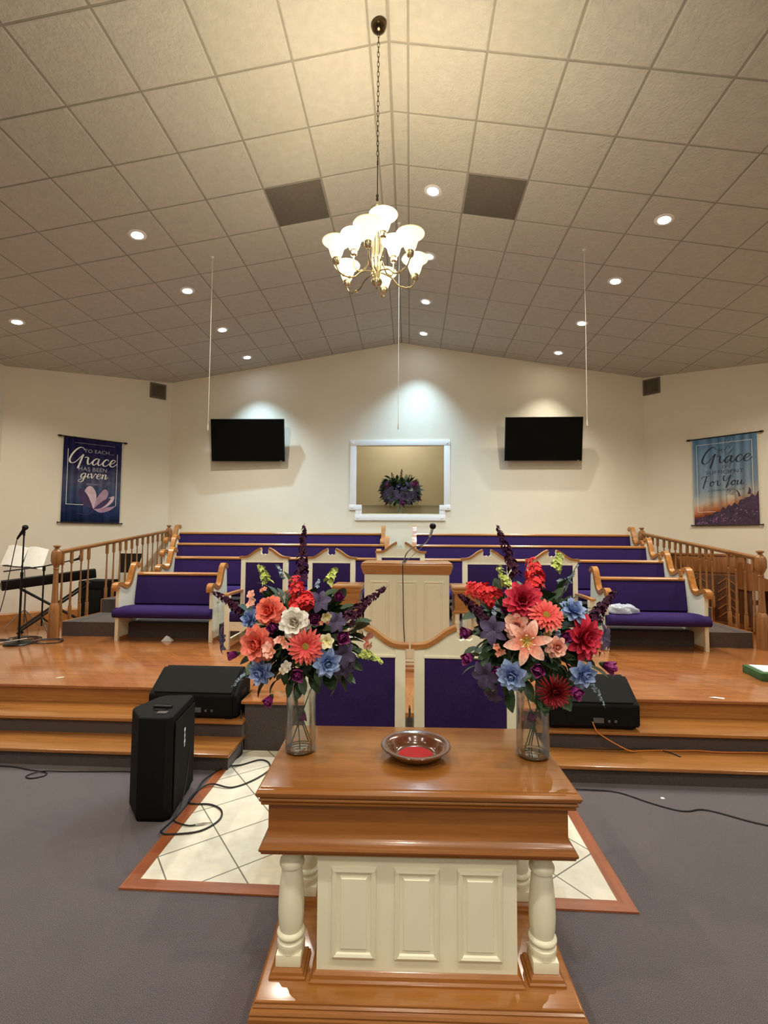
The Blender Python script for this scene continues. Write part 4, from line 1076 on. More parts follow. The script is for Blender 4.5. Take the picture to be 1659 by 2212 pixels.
def script_word(word, x, z, xh, parent, mat, yf, name='lettering', wmul=1.0):
    mb = MB(); cx = x
    for ch in word:
        for st in GL.get(ch, []):
            pts = [(p.x, p.y) for p in cat_rom([(cx+a*xh, z+b*xh, 0) for a, b in st], 5)]
            th = []
            for i in range(len(pts)):
                a = pts[max(0, i-1)]; b = pts[min(len(pts)-1, i+1)]; d = Vector((b[0]-a[0], b[1]-a[1]))
                dn = max(0, -d.normalized().y)
                th.append(xh*wmul*(.09+.13*dn))
            mb.ribbon(pts, th, yf-.0006, yf, 'y')
        cx += ADV.get(ch, 1)*xh
    return mb.build(name, mat, parent, 0)
def block_text(txt, x, z, size, parent, mat, yf, name='lettering', squash=1.0):
    cu = bpy.data.curves.new('text', 'FONT'); cu.body = txt; cu.size = size; cu.align_x = 'CENTER'; cu.extrude = .0003; cu.space_character = 1.08
    tmp = bpy.data.objects.new('text', cu); C.objects.link(tmp)
    dg = bpy.context.evaluated_depsgraph_get(); me = bpy.data.meshes.new_from_object(tmp.evaluated_get(dg))
    bpy.data.objects.remove(tmp)
    me.transform(Matrix.Translation((x, yf, z)) @ Matrix.Rotation(PI/2, 4, 'X') @ Matrix.Scale(squash, 4, (1, 0, 0)))
    me.materials.clear(); me.materials.append(M[mat])
    o = bpy.data.objects.new(name, me); C.objects.link(o); o.parent = parent; return o

def banner_material(name, kind):
    t = NT(name); tc = t.new('ShaderNodeTexCoord'); sep = t.new('ShaderNodeSeparateXYZ'); t.link(tc, 'Object', sep, 0)
    n = t.new('ShaderNodeTexNoise'); n.inputs['Scale'].default_value = 4; n.inputs['Detail'].default_value = 5
    mp = t.coords((1, 1, 2.5)); t.link(mp, 0, n, 'Vector')
    # height with a noisy offset
    add = t.new('ShaderNodeMath', operation='MULTIPLY_ADD'); t.link(n, 'Fac', add, 0); add.inputs[1].default_value = .35 if kind == 'L' else .10
    t.link(sep, 'Z', add, 2)
    tilt = t.new('ShaderNodeMath', operation='MULTIPLY_ADD'); t.link(sep, 'X', tilt, 0); tilt.inputs[1].default_value = 0 if kind == 'L' else -.22; t.link(add, 0, tilt, 2)
    mr = t.new('ShaderNodeMapRange'); mr.inputs['From Min'].default_value = -.62 if kind == 'L' else -.69; mr.inputs['From Max'].default_value = .95 if kind == 'L' else .81
    t.link(tilt, 0, mr, 0)
    cr = t.new('ShaderNodeValToRGB'); e = cr.color_ramp.elements
    st = [(0, (18, 26, 50)), (.14, (40, 58, 108)), (.33, (84, 104, 146)), (.50, (112, 118, 152)), (.68, (60, 62, 112)), (1, (44, 40, 98))] if kind == 'L' else \
         [(0, (52, 34, 52)), (.13, (60, 40, 66)), (.17, (196, 110, 62)), (.24, (222, 176, 140)), (.30, (216, 212, 200)), (.42, (164, 188, 206)), (.62, (152, 182, 206)), (.85, (140, 180, 214)), (1, (116, 164, 206))]
    while len(e) < len(st): e.new(.5)
    for k, (p, c) in enumerate(st): e[k].position = p; e[k].color = (*lin(c), 1)
    t.link(mr, 0, cr, 'Fac'); t.link(cr, 'Color', t.b, 'Base Color')
    t.b.inputs['Roughness'].default_value = .75; t.b.inputs['Specular IOR Level'].default_value = .2
    return t.m
M['banner_l'] = banner_material('printed_banner_blue', 'L'); M['banner_r'] = banner_material('printed_banner_sky', 'R')
M['ink_white'] = plain('white_print', (232, 230, 222), .7, var=.01); M['ink_grey'] = plain('grey_print', (168, 168, 180), .7, var=.01); M['ink_dark'] = plain('dark_print', (34, 40, 54), .7, var=.01)
M['ink_slate'] = plain('slate_print', (44, 54, 70), .7, var=.01)
M['lotus_light'] = plain('pale_pink_print', (208, 184, 196), .7, var=.14, vs=12); M['lotus_pink'] = plain('rose_print', (170, 140, 168), .7, var=.14, vs=12); M['lotus_dark'] = plain('plum_print', (62, 46, 86), .7, var=.15, vs=12)
M['bush'] = plain('dark_purple_print', (62, 42, 66), .7, var=.5, vs=22); M['bush_pink'] = plain('lilac_print', (140, 100, 140), .7, var=.3, vs=22)
M['rod'] = plain('dark_bronze_rod', (46, 38, 30), .4, metal=.5)
def banner(A, B, s, rz, zmid, label, kind):
    p, _ = wmat(A, B, s, 0)
    root = thing('wall_banner', label, 'banner', (p.x, p.y, zmid), rz, 'hanging grace banners')
    W, H = .455, .745; yf = -.026
    m = MB(); nx = 14; nz = 18; vs = []; fs = []
    for j in range(nz+1):
        for i in range(nx+1):
            x = -W+2*W*i/nx; z = -H+2*H*j/nz
            vs.append((x, yf+.0035*math.sin(x*9+z*3)*(1-abs(z)/H)*0+.0, z))
    for j in range(nz):
        for i in range(nx):
            a = j*(nx+1)+i; fs.append((a, a+1, a+nx+2, a+nx+1))
    nv_ = len(vs); vs += [(x, y+.002, z) for x, y, z in vs]; fs += [tuple(reversed([q+nv_ for q in f])) for f in fs]
    m.add(vs, fs); m.box(-W, W, yf, yf+.002, -H, H)
    m.build('cloth', 'banner_l' if kind == 'L' else 'banner_r', root)
    for z, ex_, nm in ((H+.004, .075, 'top_rod'), (-H-.004, .05, 'bottom_rod')):
        mr = MB().tube([(-W-ex_, yf, z), (W+ex_, yf, z)], .010, 10)
        for s_ in (-1, 1):
            x = s_*(W+ex_)
            if nm == 'top_rod': mr.tube([(x-s_*.05, yf, z), (x-s_*.03, yf, z), (x, yf, z), (x+s_*.02, yf, z)], [.008, .018, .016, .004], 10)
            else: mr.tube([(x-s_*.02, yf, z), (x, yf, z)], [.010, .017], 10)
        mr.build(nm, 'rod', root)
    MB().tube([(-.28, yf, H+.004), (-.28, -.004, H+.02)], .005, 6).tube([(.28, yf, H+.004), (.28, -.004, H+.02)], .005, 6).build('hook', 'rod', root)
    y1 = yf-.0006
    if kind == 'L':
        def X(c): return (c-850)*.000883*1.0
        def Zt(c): return .745-(c-262)*.001014
        m = MB(); x0, x1 = -.385, .385; zt_, zb = .64, -.43
        MB().box(x0-.004, x0+.004, y1, yf, zb-.004, zt_-.1).box(x0+.004, -.12, y1, yf, zb-.004, zb+.004).build('printed_border', 'ink_white', root); MB().box(x1-.004, x1+.004, y1, yf, zb, zt_-.12).build('printed_border', 'ink_white', root)
        MB().box(-.28, .34, y1, yf, .655, .659).build('printed_border', 'ink_grey', root)
        block_text('TO EACH...', .09, .50, .088, root, 'ink_grey', yf-.0004)
        script_word('Grace', -.375, .285, .125, root, 'ink_white', y1)
        block_text('HAS BEEN', .0, .175, .095, root, 'ink_grey', yf-.0004)
        script_word('given', -.19, .045, .088, root, 'ink_white', y1)
        block_text('EPHESIANS 4:7', .03, -.075, .036, root, 'ink_grey', yf-.0004)
        def pet(pts, mat, y):
            MB().prism([(a.x, a.y) for a in cat_rom([(p_[0], p_[1], 0) for p_ in pts], 4)][:-1], y-.0004, yf, 'y').build('printed_lotus', mat, root, 0)
        b = (.03, -.50)
        pet([b, (-.12, -.32), (-.10, -.15), (-.02, -.09), (.06, -.2), (.07, -.36), b], 'lotus_light', y1)
        pet([b, (.08, -.30), (.17, -.16), (.22, -.14), (.26, -.22), (.18, -.38), b], 'lotus_pink', y1-.0002)
        pet([b, (.18, -.36), (.30, -.27), (.36, -.26), (.33, -.36), (.22, -.46), b], 'lotus_light', y1-.0004)
        pet([b, (.18, -.47), (.30, -.45), (.38, -.43), (.28, -.52), (.14, -.56), b], 'lotus_pink', y1-.0004)
        pet([b, (-.14, -.42), (-.20, -.28), (-.19, -.14), (-.09, -.22), (-.02, -.36), b], 'lotus_dark', y1-.0006)
        pet([b, (.10, -.42), (.20, -.33), (.30, -.29), (.24, -.40), (.14, -.48), b], 'lotus_dark', y1-.0006)
        MB().ribbon([(p_.x, p_.y) for p_ in cat_rom([(.03, -.50, 0), (.0, -.56, 0), (-.06, -.60, 0), (-.22, -.585, 0)], 4)], .01, y1, yf, 'y').build('printed_stem', 'lotus_dark', root, 0)
    else:
        m = MB(); x0, x1 = -.395, .385
        m.box(x0-.003, x0+.003, y1, yf, -.523, .643); m.box(x1-.003, x1+.003, y1, yf, -.25, .643); m.box(x0, x1, y1-.0001, yf, .637, .643); m.box(x0, -.14, y1-.0001, yf, -.523, -.517)
        m.build('printed_border', 'ink_white', root)
        block_text('MY', -.02, .475, .09, root, 'ink_slate', yf-.0004)
        script_word('Grace', -.33, .296, .118, root, 'ink_dark', y1)
        block_text('IS', .0, .205, .075, root, 'ink_slate', yf-.0004)
        block_text('SUFFICIENT', .0, .118, .085, root, 'ink_slate', yf-.0004, squash=1.12)
        script_word('For You', -.315, -.085, .084, root, 'ink_dark', y1)
        block_text('2 CORINTHIANS 12:9', .01, -.175, .045, root, 'ink_slate', yf-.0004, squash=1.1)
        rnd = random.Random(3)
        top = [(.455, -.745), (-.455, -.745), (-.455, -.70)]
        for k in range(23):
            x = -.44+.89*k/22; base_ = -.66+.42*((x+.455)/.91)**1.2+(.0 if k % 2 else .03)
            top.append((x, min(-.17, base_+rnd.uniform(-.03, .03))))
        top.append((.455, -.20))
        MB().prism(top, y1, yf, 'y').build('printed_bush', 'bush', root, 0)
        m = MB()
        for k in range(70):
            x = rnd.uniform(-.42, .43); zmax = -.70+.40*((x+.455)/.91)**1.2; z = rnd.uniform(-.72, zmax-.02); r_ = rnd.uniform(.005, .013)
            m.prism([(x+r_*math.cos(a)*rnd.uniform(.6, 1.3), z+r_*math.sin(a)*rnd.uniform(.6, 1.3)) for a in [2*PI*q/6 for q in range(6)]], y1-.0003, yf, 'y')
        m.build('printed_blossoms', 'bush_pink', root, 0)
        MB().ribbon([(.20, -.28), (.19, -.22), (.16, -.17)], [.03, .02, .012], y1-.0002, yf, 'y').ribbon([(.33, -.25), (.34, -.18), (.33, -.14)], [.05, .03, .01], y1-.0002, yf, 'y').build('printed_bush', 'bush', root, 0)
banner(AL, BL, 1.32, R(45), 2.745, 'dark blue wall banner reading TO EACH Grace HAS BEEN given, with a lotus', 'L')
banner(AR, BR, 1.24, R(-45), 2.765, 'light blue wall banner reading MY Grace IS SUFFICIENT For You, above the organ', 'R')

#PART4
# ------------------------------------------------------------------ monitor speakers
def wedge(x0, x1, y, z, label):
    root = thing('floor_monitor', label, 'speaker', ((x0+x1)/2, y, z), 0, 'black wedge monitor speakers on the steps')
    hw = (x1-x0)/2; c = .03
    body = [(.03, .012), (.0, .04), (.0, .185), (.008, .20), (.235, .352), (.27, .365), (.30, .355), (.365, .24), (.37, .04), (.34, .012)]
    MB().prism(body, -hw+c, hw-c, 'x').prism([(p[0]*.94+.011, p[1]*.95+.006) for p in body], -hw, hw, 'x').build('cabinet', 'speaker_box', root, smooth=20)
    a = (.012, .208); b = (.232, .357)
    d = Vector((b[0]-a[0], b[1]-a[1])).normalized(); nn = Vector((-d.y, d.x))
    poly = [(a[0]+nn.x*k+d.x*m, a[1]+nn.y*k+d.y*m) for k, m in ((0, .004), (.006, .008))]+[(b[0]+nn.x*k-d.x*m, b[1]+nn.y*k-d.y*m) for k, m in ((.006, .008), (0, .004))]
    MB().prism(poly, -hw+c+.012, hw-c-.012, 'x').build('grille', 'grille', root)
    for s in (-1, 1):
        MB().box(s*(hw+.001)-.004, s*(hw+.001)+.004, .12, .24, .11, .20, .01).build('side_handle', 'black', root)
    MB().box(.0, .08, -.002, .004, .06, .10).box(.11, .13, -.004, .004, .065, .085, .003).box(.16, .18, -.004, .004, .065, .085, .003).build('jack_plate', 'grey_metal', root)
    MB().box(-hw+.05, -hw+.10, .03, .32, .0, .014).box(hw-.10, hw-.05, .03, .32, .0, .014).build('foot', 'black', root)
    return root
wedge(-2.15, -1.415, 3.955, .262, 'black wedge monitor speaker lying on the left upper step')
wedge(1.08, 1.80, 3.955, .262, 'black wedge monitor speaker lying on the right upper step behind the right vase')
# speaker standing on its end on the carpet
sp = thing('stage_speaker', 'black speaker cabinet standing upright on the grey carpet beside the tiles', 'speaker', (-1.63, 3.0, 0))
foot = [(-.045, -.02), (.125, -.015), (.155, .02), (.10, .43), (.07, .45), (-.10, .42), (-.13, .385), (-.185, .17), (-.18, .14)]
m = MB()
n = len(foot); vs = []
for z, k in ((0, .93), (.03, 1.0), (.60, 1.0), (.625, .985), (.63, .95)):
    vs += [(x*k, .2+(y-.2)*k, z) for x, y in foot]
fs = [tuple(reversed(range(n))), tuple(4*n+i for i in range(n))]
for r_ in range(4):
    for i in range(n): fs.append((r_*n+i, r_*n+(i+1) % n, (r_+1)*n+(i+1) % n, (r_+1)*n+i))
m.add(vs, fs).build('cabinet', 'speaker_box', sp, smooth=20)
gx0, gy0 = .158, .04; gx1, gy1 = .108, .42
d = Vector((gx1-gx0, gy1-gy0, 0)); nn = Vector((d.y, -d.x, 0)).normalized()
q = [Vector((gx0, gy0, 0)), Vector((gx1, gy1, 0))]
m = MB(); vs = []
for k in (0.0, .006):
    for p in q: vs += [tuple(p+nn*k+Vector((0, 0, .045))), tuple(p+nn*k+Vector((0, 0, .585)))]
m.add(vs, [(0, 1, 3, 2), (4, 6, 7, 5), (0, 4, 5, 1), (2, 3, 7, 6), (0, 2, 6, 4), (1, 5, 7, 3)]).build('grille', 'grille', sp, 0)
MB().lathe([(0, .001), (.052, .001), (.058, .006), (.06, .0)], 20, (.01, .17, .63)).box(-.05, .07, .155, .185, .63, .645, .004).build('top_handle', 'black', sp)
MB().box(.02, .085, .06, .10, .6305, .634, 0, None).build('corner_label', 'grey_metal', sp)
md = (q[0]*.55+q[1]*.45)+nn*.0065
t_ = d.normalized()
mt = Matrix(((t_.x, nn.x, 0, md.x), (t_.y, nn.y, 0, md.y), (0, 0, 1, 0), (0, 0, 0, 1)))
m = MB()
for z, a in ((.50, 1), (.46, .7), (.425, 1), (.40, .5)): m.box(-.012*a, .012*a, 0, .001, z-.033, z-.012, 0, mt)
m.box(-.004, .002, 0, .001, .37, .49, 0, mt)
m.build('badge', 'white_pure', sp, 0)

# ------------------------------------------------------------------ cables
def cable(name, pts, r, mat, label, cat='cable', n=6):
    P = cat_rom(pts, n); mb = MB().tube(P, r, 7)
    o = mb.build(name, mat); tag(o, label, cat, None); return o
Zf = .0055; Zt = .0125
cable('speaker_cable', [(-4.0, 3.62, Zf), (-3.108, 3.619, Zf), (-2.85, 3.578, Zf), (-2.70, 3.55, Zf), (-2.66, 3.50, Zf), (-2.73, 3.453, Zf), (-2.79, 3.49, Zf), (-2.71, 3.545, Zf+.009), (-2.55, 3.57, Zf), (-2.35, 3.583, Zf), (-2.085, 3.60, Zf), (-1.9, 3.56, Zf)], .0048, 'cord_black', 'thin black cable lying along the foot of the left steps')
cable('microphone_cable', [(-1.39, 4.015, .33), (-1.375, 3.985, .20), (-1.36, 3.96, .06), (-1.35, 3.93, Zt), (-1.37, 3.82, Zt), (-1.40, 3.70, Zt+.004), (-1.47, 3.52, Zt), (-1.46, 3.36, Zf+.003), (-1.445, 3.12, Zf+.003), (-1.47, 2.93, Zf), (-1.46, 2.88, Zt), (-1.404, 2.863, Zt), (-1.242, 2.905, Zt), (-1.17, 3.02, Zt), (-1.196, 3.127, Zt), (-1.292, 3.19, Zt), (-1.40, 3.19, Zt), (-1.44, 3.20, Zf+.012), (-1.455, 3.28, Zf+.012), (-1.44, 3.38, Zf+.012), (-1.38, 3.43, Zt+.01), (-1.236, 3.411, Zt), (-1.12, 3.52, Zt), (-1.05, 3.68, Zt), (-1.09, 3.80, Zt), (-1.174, 3.837, Zt), (-1.289, 3.744, Zt), (-1.378, 3.70, Zt+.01)], .0055, 'cord_black', 'black cable looping over the white tiles and oak border beside the upright speaker')
jc = thing('jack_cable', 'short black cable with a silver plug on the tiles by the upright speaker', 'cable', (-1.4, 3.1, 0))
MB().tube([(p[0]+1.4, p[1]-3.1, p[2]) for p in cat_rom([(-1.455, 3.22, .36), (-1.452, 3.18, .2), (-1.455, 3.12, .05), (-1.46, 3.06, Zt+.01), (-1.44, 3.0, Zt), (-1.40, 2.975, Zt), (-1.33, 2.955, Zt), (-1.29, 2.965, Zt)], 6)], .0045, 7).build('cord', 'cord_black', jc)
MB().tube([(.11, -.135, Zt), (.155, -.122, Zt+.002), (.175, -.115, Zt+.002), (.20, -.107, Zt)], [.007, .006, .003, .003], 8).build('plug', 'chrome', jc)
cable('black_cable', [(.9, 3.58, Zt), (1.187, 3.56, Zf+.004), (1.434, 3.546, Zf), (1.60, 3.42, Zf), (1.72, 3.345, Zf), (1.80, 3.33, Zf), (1.94, 3.35, Zf), (2.205, 3.20, Zf), (2.7, 3.05, Zf)], .0055, 'cord_black', 'long black cable snaking over the carpet at the right of the table')
cable('orange_cord', [(1.43, 3.965, .34), (1.445, 3.93, .285), (1.46, 3.925, .262), (1.50, 3.915, .235), (1.58, 3.90, .19), (1.68, 3.88, .148), (1.76, 3.91, .136), (1.90, 3.93, .136), (2.05, 3.935, .136), (2.21, 3.95, .136), (2.4, 3.93, .136), (2.74, 3.946, .136), (3.6, 3.93, .136)], .0045, 'cord_orange', 'orange cord running from the right monitor speaker along the lower step')
cable('power_cable', [(1.03, 3.955, .1355), (1.2, 3.945, .1355), (1.5, 3.93, .1355), (1.74, 3.945, .1355), (1.90, 3.955, .1355), (1.985, 3.90, .1355), (2.03, 3.83, .1355)], .004, 'cord_black', 'short black cord lying on the lower right step under the monitor speaker')

# ------------------------------------------------------------------ left side: microphone stand, keyboard, amplifier, stands
ms = thing('microphone_stand', 'black straight microphone stand with a round base at the far left of the stage', 'microphone stand', (-4.87, 5.86, ZS))
MB().lathe([(0, 0), (.155, 0), (.160, .008), (.150, .020), (.06, .030), (.025, .040), (0, .042)], 32).build('base', 'black_metal', ms)
MB().tube([(0, 0, .035), (0, 0, .85)], .013, 10).tube([(0, 0, .83), (0, 0, .89)], .018, 10).tube([(0, 0, .88), (.004, 0, 1.36)], .009, 10).build('pole', 'black_metal', ms)
MB().tube([(.004, 0, 1.35), (.002, 0, 1.40)], .014, 8).tube([(-.02, 0, 1.385), (.01, 0, 1.40)], .017, 8).build('clip', 'black', ms)
MB().tube([(-.085, 0, 1.305), (-.07, 0, 1.33), (-.005, 0, 1.42), (.004, 0, 1.435)], [.010, .013, .020, .026], 12).tube([(.004, 0, 1.435), (.012, 0, 1.448), (.022, 0, 1.464), (.030, 0, 1.478)], [.028, .034, .033, .018], 14).build('microphone', 'black', ms)
MB().tube(cat_rom([(-.085, 0, 1.30), (-.11, 0, 1.18), (-.15, -.01, .9), (-.22, -.02, .5), (-.32, -.03, .15), (-.42, -.03, .01)], 6), .005, 6).build('cable', 'cord_black', ms)
kb = thing('keyboard', 'black electronic keyboard on a folding stand, at the left beside the railing', 'keyboard', (-5.20, 6.90, ZS), PI/4+PI)
MB().prism([(-.15, .66), (.13, .66), (.15, .69), (.15, .79), (.06, .80), (.0, .765), (-.15, .745)], -.565, .565, 'x', Matrix.Rotation(.11, 4, 'Y')).build('body', 'black', kb)
mb = MB(); rot_ = Matrix.Rotation(.11, 4, 'Y')
for k in range(36): mb.box(-.52+.0289*k, -.52+.0289*k+.0275, -.148, -.02, .745, .757, 0, rot_)
w_ = mb.build('white_keys', 'white_pure', kb, 0); mb = MB()
for k in range(35):
    if k % 7 in (2, 6): continue
    mb.box(-.52+.0289*(k+1)-.009, -.52+.0289*(k+1)+.009, -.10, -.02, .757, .768, 0, rot_)
mb.build('black_keys', 'black', kb, 0)
xs = thing('keyboard_stand', 'black folding X-frame stand carrying the keyboard at the left', 'stand', (-5.20, 6.90, ZS), PI/4)
for yy_ in (-.10, .10):
    MB().tube([(-.40, yy_, .03), (.42, yy_, .64)], .016, 8).tube([(.40, yy_+.03, .03), (-.42, yy_+.03, .60)], .016, 8).build('cross_brace', 'black_metal', xs)
for x_ in (-.40, .40): MB().tube([(x_, -.22, .02), (x_, .24, .02)], .018, 8).build('foot_bar', 'black_metal', xs)
for x_, z_ in ((-.42, .61), (.42, .655)): MB().tube([(x_, -.16, z_-.012), (x_, .20, z_-.012)], .014, 8).build('support_bar', 'black_metal', xs)
bs = thing('boom_stand', 'black boom microphone stand behind the newel post at the left', 'microphone stand', (-5.10, 6.52, ZS), math.atan2(.83, .55))
MB().tube([(0, 0, .10), (0, 0, .90)], .011, 8).tube([(0, 0, .86), (0, 0, .93)], .020, 8).build('pole', 'black_metal', bs)
for k in range(3):
    a = 2*PI*k/3+.5; MB().tube([(0, 0, .22), (.28*math.cos(a), .28*math.sin(a), .012)], .010, 7).build('leg', 'black_metal', bs)
MB().tube([(-.46, 0, .875), (0, 0, .925), (.36, 0, 1.0)], .009, 8).build('boom', 'black_metal', bs)
MB().tube([(.34, 0, .99), (.44, 0, 1.02), (.46, 0, 1.045), (.48, 0, 1.06)], [.012, .020, .032, .022], 10).build('microphone', 'black', bs)
mu = thing('music_stand', 'music stand holding white sheet music at the far left', 'music stand', (-5.75, 7.0, ZS))
MB().tube([(0, 0, .05), (0, 0, .50)], .012, 8).tube([(0, 0, .48), (-.03, 0, .86)], .007, 8).build('pole', 'grey_metal', mu)
for k in range(3):
    a = 2*PI*k/3; MB().tube([(0, 0, .25), (.24*math.cos(a), .24*math.sin(a), .012)], .007, 6).build('leg', 'grey_metal', mu)
mt = Matrix.Translation((-.03, .0, 1.01)) @ Matrix.Rotation(R(4), 4, 'Y') @ Matrix.Rotation(R(-28), 4, 'X')
MB().box(-.26, .26, -.002, .006, -.15, .15, 0, mt).box(-.26, .26, -.04, .0, -.155, -.150, 0, mt).build('desk', 'black_metal', mu)
s_ = thing('sheet_music', 'pair of white music sheets resting on the far left music stand', 'paper', (-5.78, 7.0, ZS+1.01))
mt2 = Matrix.Rotation(R(4), 4, 'Y') @ Matrix.Rotation(R(-28), 4, 'X')
for a, b, c_ in ((-.34, -.02, 5), (-.02, .30, -6)):
    mm = MB(); vs = []
    for j in range(6):
        for i in range(6):
            u = i/5; v = j/5; vs.append((a+(b-a)*u+.05*(1-v)*(1 if c_ < 0 else .6), -.008-.020*math.sin(u*PI), -.145+.33*v+.01*math.sin(u*5)))
    o = len(vs); vs += [(x, y-.001, z) for x, y, z in vs]
    fs = [(j*6+i, j*6+i+1, j*6+i+7, j*6+i+6) for j in range(5) for i in range(5)]; fs += [tuple(q_+o for q_ in f) for f in fs]
    mm.add(vs, fs, mt2).build('sheet', 'paper', s_, 60, recalc=False)
am = thing('amplifier', 'black amplifier cabinet on the floor behind the left railing', 'speaker', (-5.02, 7.62, ZS))
MB().box(-.21, .20, -.20, .20, .02, .645, .015).build('cabinet', 'speaker_box', am)
MB().box(-.18, .17, -.206, -.199, .06, .50, .004).build('grille', 'grille', am)
MB().box(-.18, .17, -.207, -.199, .53, .60, .003).build('control_panel', 'black_metal', am)
for x_ in (-.16, .15):
    for y_ in (-.15, .15): MB().lathe([(.02, 0), (.018, .022)], 10, (x_, y_, 0)).build('foot', 'black', am)
m2 = thing('black_music_stand', 'empty black music stand behind the left railing near the angled wall', 'music stand', (-4.98, 8.42, ZS))
mt = Matrix.Translation((0, 0, .88)) @ Matrix.Rotation(R(-12), 4, 'X')
MB().prism([(-.16, -.17), (.13, -.17), (.19, .17), (-.21, .17)], -.006, .006, 'y', mt).box(-.16, .13, -.05, 0, -.176, -.168, 0, mt).build('desk', 'black_metal', m2)
MB().tube([(0, .01, .06), (0, .01, .74)], .012, 8).build('pole', 'black_metal', m2)
for k in range(3):
    a = 2*PI*k/3+.4; MB().tube([(0, 0, .20), (.2*math.cos(a), .2*math.sin(a), .012)], .009, 6).build('leg', 'black_metal', m2)
rr = random.Random(5)
for k, (cx_, cy2, lb) in enumerate(((-4.62, 6.02, 'tangle of black cables on the stage right of the round stand base'), (-5.02, 6.15, 'coil of black cable behind the round stand base at the far left'), (-5.25, 5.95, 'loose black cables left of the round stand base'))):
    pts = []
    for q_ in range(16):
        a = q_*1.1; rad = .07+.09*rr.random(); pts.append((cx_+rad*1.5*math.cos(a), cy2+rad*math.sin(a), ZS+.007+.006*rr.random()))
    cable('cable_coil', pts, .0055, 'cord_black', lb)
wc = thing('chrome_rod', 'slim silver rod lying on the stage across the round stand base', 'rod', (-4.95, 5.75, ZS+.045))
MB().tube([(-.25, -.11, -.03), (.17, .13, .02)], .006, 8).build('rod', 'chrome', wc)

# ------------------------------------------------------------------ right side: organ, bag, box, papers
og = thing('upright_organ', 'brown wooden upright organ standing against the right angled wall', 'organ', (4.72, 8.20, ZS), R(-45))
# local x runs along the wall (towards the viewer's right), -y faces the room
MB().box(-.585, .585, -.02, .36, 0.03, 1.10, .004).build('body', 'walnut', og)
MB().box(-.60, .60, -.04, .38, 1.10, 1.135, .004).build('lid', 'walnut', og)
MB().box(-.58, .58, -.035, -.019, .84, 1.09, .004).build('top_panel', 'walnut', og)
M['walnut_dark'] = wood('dark_organ_panel', (96, 58, 30), (58, 30, 14), 'z', .4)
for a, b in ((-.55, -.20), (-.17, .17), (.20, .55)):
    MB().box(a, b, -.026, -.019, .08, .80, .006).build('front_panel', 'walnut_dark', og)
for a, b in ((-.375, 0), (.0, 0), (.375, 0)):
    mm = MB().box(a-.006, a+.006, -.034, -.026, .10, .78)
    for k in range(5):
        z0 = .14+k*.13
        mm.ribbon([(a-.12, z0), (a, z0+.10), (a+.12, z0)], .022, -.034, -.026, 'y')
    mm.build('fretwork', 'walnut', og)
MB().box(-.60, .60, -.03, .37, 0, .05, .004).build('plinth', 'walnut', og)
side = [(-.02, .03), (.36, .03), (.36, 1.08), (-.02, 1.08)]
ob = thing('organ_bench', 'dark brown keyboard console beside the organ, seen past the right newel post', 'organ', (5.14, 7.50, ZS), R(-8))
MB().prism([(-.20, .62), (.16, .62), (.16, .76), (.02, .80), (-.05, .88), (-.10, .98), (-.20, 1.02)], -.18, .18, 'y').build('case', 'walnut', ob)
for x_ in (-.16, .12): MB().box(x_-.02, x_+.02, -.15, .15, 0, .62, .004).build('leg', 'walnut_dark', ob)
MB().box(-.14, .10, -.05, -.01, .40, .47, .003).build('crossbar', 'walnut_dark', ob)
MB().box(-.20, .16, -.15, .15, .02, .09, .003).build('foot_rail', 'walnut', ob)

bg = MB(); vs = []; nu, nv2 = 26, 12; rb = random.Random(9)
for j in range(nv2+1):
    v = j/nv2
    for i in range(nu):
        a = 2*PI*i/nu; rad = math.sin(PI*(v*.80+.12))**.7
        k = 1+.16*math.sin(a*5+v*7)+.10*math.sin(a*9-v*11)+rb.uniform(-.05, .05)
        vs.append((.19*rad*k*math.cos(a), .10*rad*k*math.sin(a), .10*(1-math.cos(PI*v*.9))*.55*(1+.12*math.sin(a*4+1))))
fs = [(j*nu+i, j*nu+(i+1) % nu, (j+1)*nu+(i+1) % nu, (j+1)*nu+i) for j in range(nv2) for i in range(nu)]
fs.append(tuple(reversed(range(nu)))); fs.append(tuple(nv2*nu+i for i in range(nu)))
o = bg.add(vs, fs).build('plastic_bag', 'bag', None, 60); o.location = (2.64, 6.25, ZS+.432)
tag(o, 'crumpled clear plastic bag lying on the front right pew seat', 'bag')
gb = thing('green_box', 'dark green shallow box with white papers at the right edge of the stage', 'box', (3.56, 5.05, ZS), R(-8))
MB().box(-.17, .17, -.17, .17, 0, .075, .004).build('tray', 'green_box', gb)
MB().box(-.12, .15, -.12, .15, .0755, .083).build('paper_stack', 'paper', gb)
def note(name, loc, pts, label, fold=.0):
    mb = MB(); n = len(pts)
    vs = [(x, y, .0005+(fold if k % 2 else 0)) for k, (x, y) in enumerate(pts)]+[(x, y, .002+(fold if k % 2 else 0)) for k, (x, y) in enumerate(pts)]
    fs = [tuple(range(n)), tuple(range(2*n-1, n-1, -1))]+[(i, (i+1) % n, n+(i+1) % n, n+i) for i in range(n)]
    o = mb.add(vs, fs).build(name, 'paper', None, 0); o.location = loc; tag(o, label, 'paper'); return o
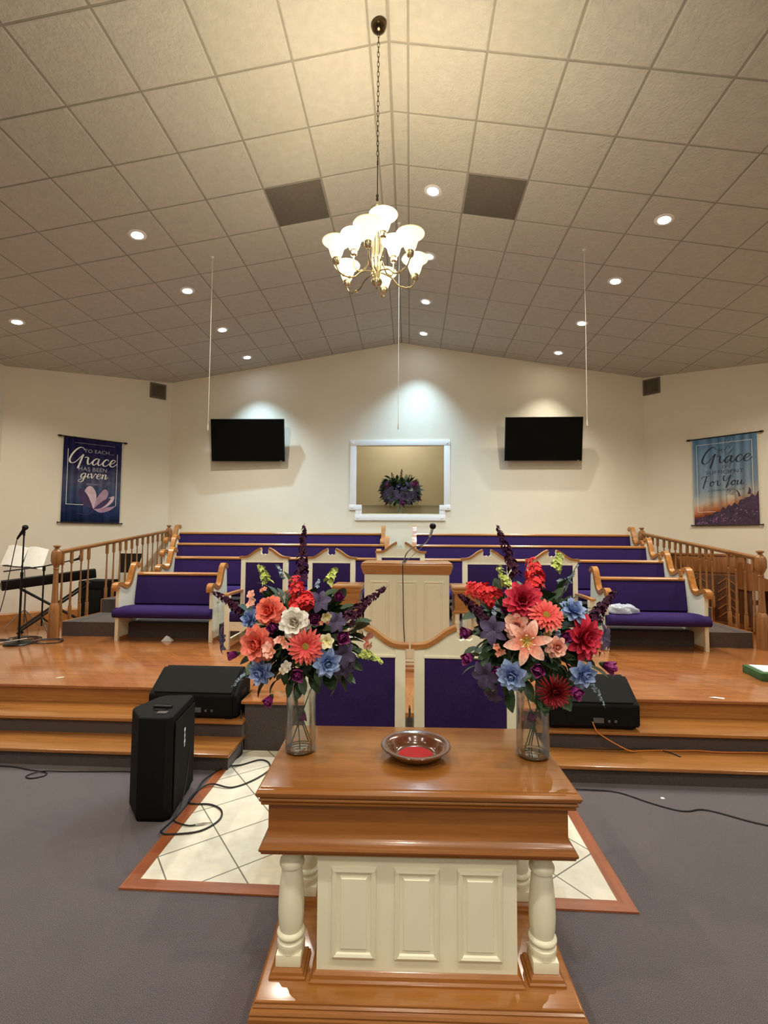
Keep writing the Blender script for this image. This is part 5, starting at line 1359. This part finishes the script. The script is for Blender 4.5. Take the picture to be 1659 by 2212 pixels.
note('paper_scrap', (-3.33, 4.51, ZS), [(-.03, -.01), (.0, -.012), (.035, .01), (.03, .03), (-.005, .012)], 'tiny white paper scrap near the left stage edge')
note('paper_scrap', (2.62, 4.37, ZS), [(-.06, .0), (-.03, -.02), (.05, -.035), (.06, -.02), (.0, .02)], 'small white paper scrap near the right stage edge', .004)
o = MB().add([(-.06, -.02, 0), (.07, -.02, 0), (.075, .05, 0), (-.05, .05, 0), (-.01, .02, .065), (.03, .03, .045)], [(0, 1, 5, 4), (1, 2, 5), (2, 3, 4, 5), (3, 0, 4), (0, 3, 2, 1)]).build('folded_card', 'paper', None, 0)
o.location = (-3.15, 6.19, ZS); tag(o, 'small folded white card on the stage floor under the left front pew', 'card')
note('lint', (1.72, 3.49, .0), [(-.01, -.01), (.015, -.008), (.012, .012), (-.008, .01)], 'small white scrap on the carpet at the right')

# ------------------------------------------------------------------ lighting
L = bpy.data.lights.new('niche_lamp', 'POINT'); L.energy = 11; L.color = (1, .95, .84); L.shadow_soft_size = .12
o = bpy.data.objects.new('niche_lamp', L); C.objects.link(o); o.location = (-.2, 9.95, 4.1)
# unseen ceiling fixtures added behind the camera as front fill
for j, y in enumerate((.2, -2.2, -4.6)):
    for x, nm in ((-3.04, 'left'), (.235, 'middle'), (2.65, 'right')):
        can(x, y, WARM, 'added fill ceiling light, unseen over the congregation behind the viewer, %s, %s row' % (nm, ('first', 'second', 'third')[j]), 105, 160)
sc = bpy.context.scene
w = bpy.data.worlds.new('world'); sc.world = w; w.use_nodes = True
w.node_tree.nodes['Background'].inputs[0].default_value = (1, .93, .82, 1); w.node_tree.nodes['Background'].inputs[1].default_value = .0
sc.view_settings.view_transform = 'Standard'; sc.view_settings.look = 'None'; sc.view_settings.gamma = 1; sc.view_settings.use_curve_mapping = False
sc.view_settings.exposure = 1.12
sc.cycles.use_denoising = True
sc.cycles.max_bounces = 8; sc.cycles.diffuse_bounces = 5; sc.cycles.transmission_bounces = 8; sc.cycles.glossy_bounces = 4
sc.cycles.sample_clamp_indirect = 6
sc.cycles.caustics_reflective = False; sc.cycles.caustics_refractive = False
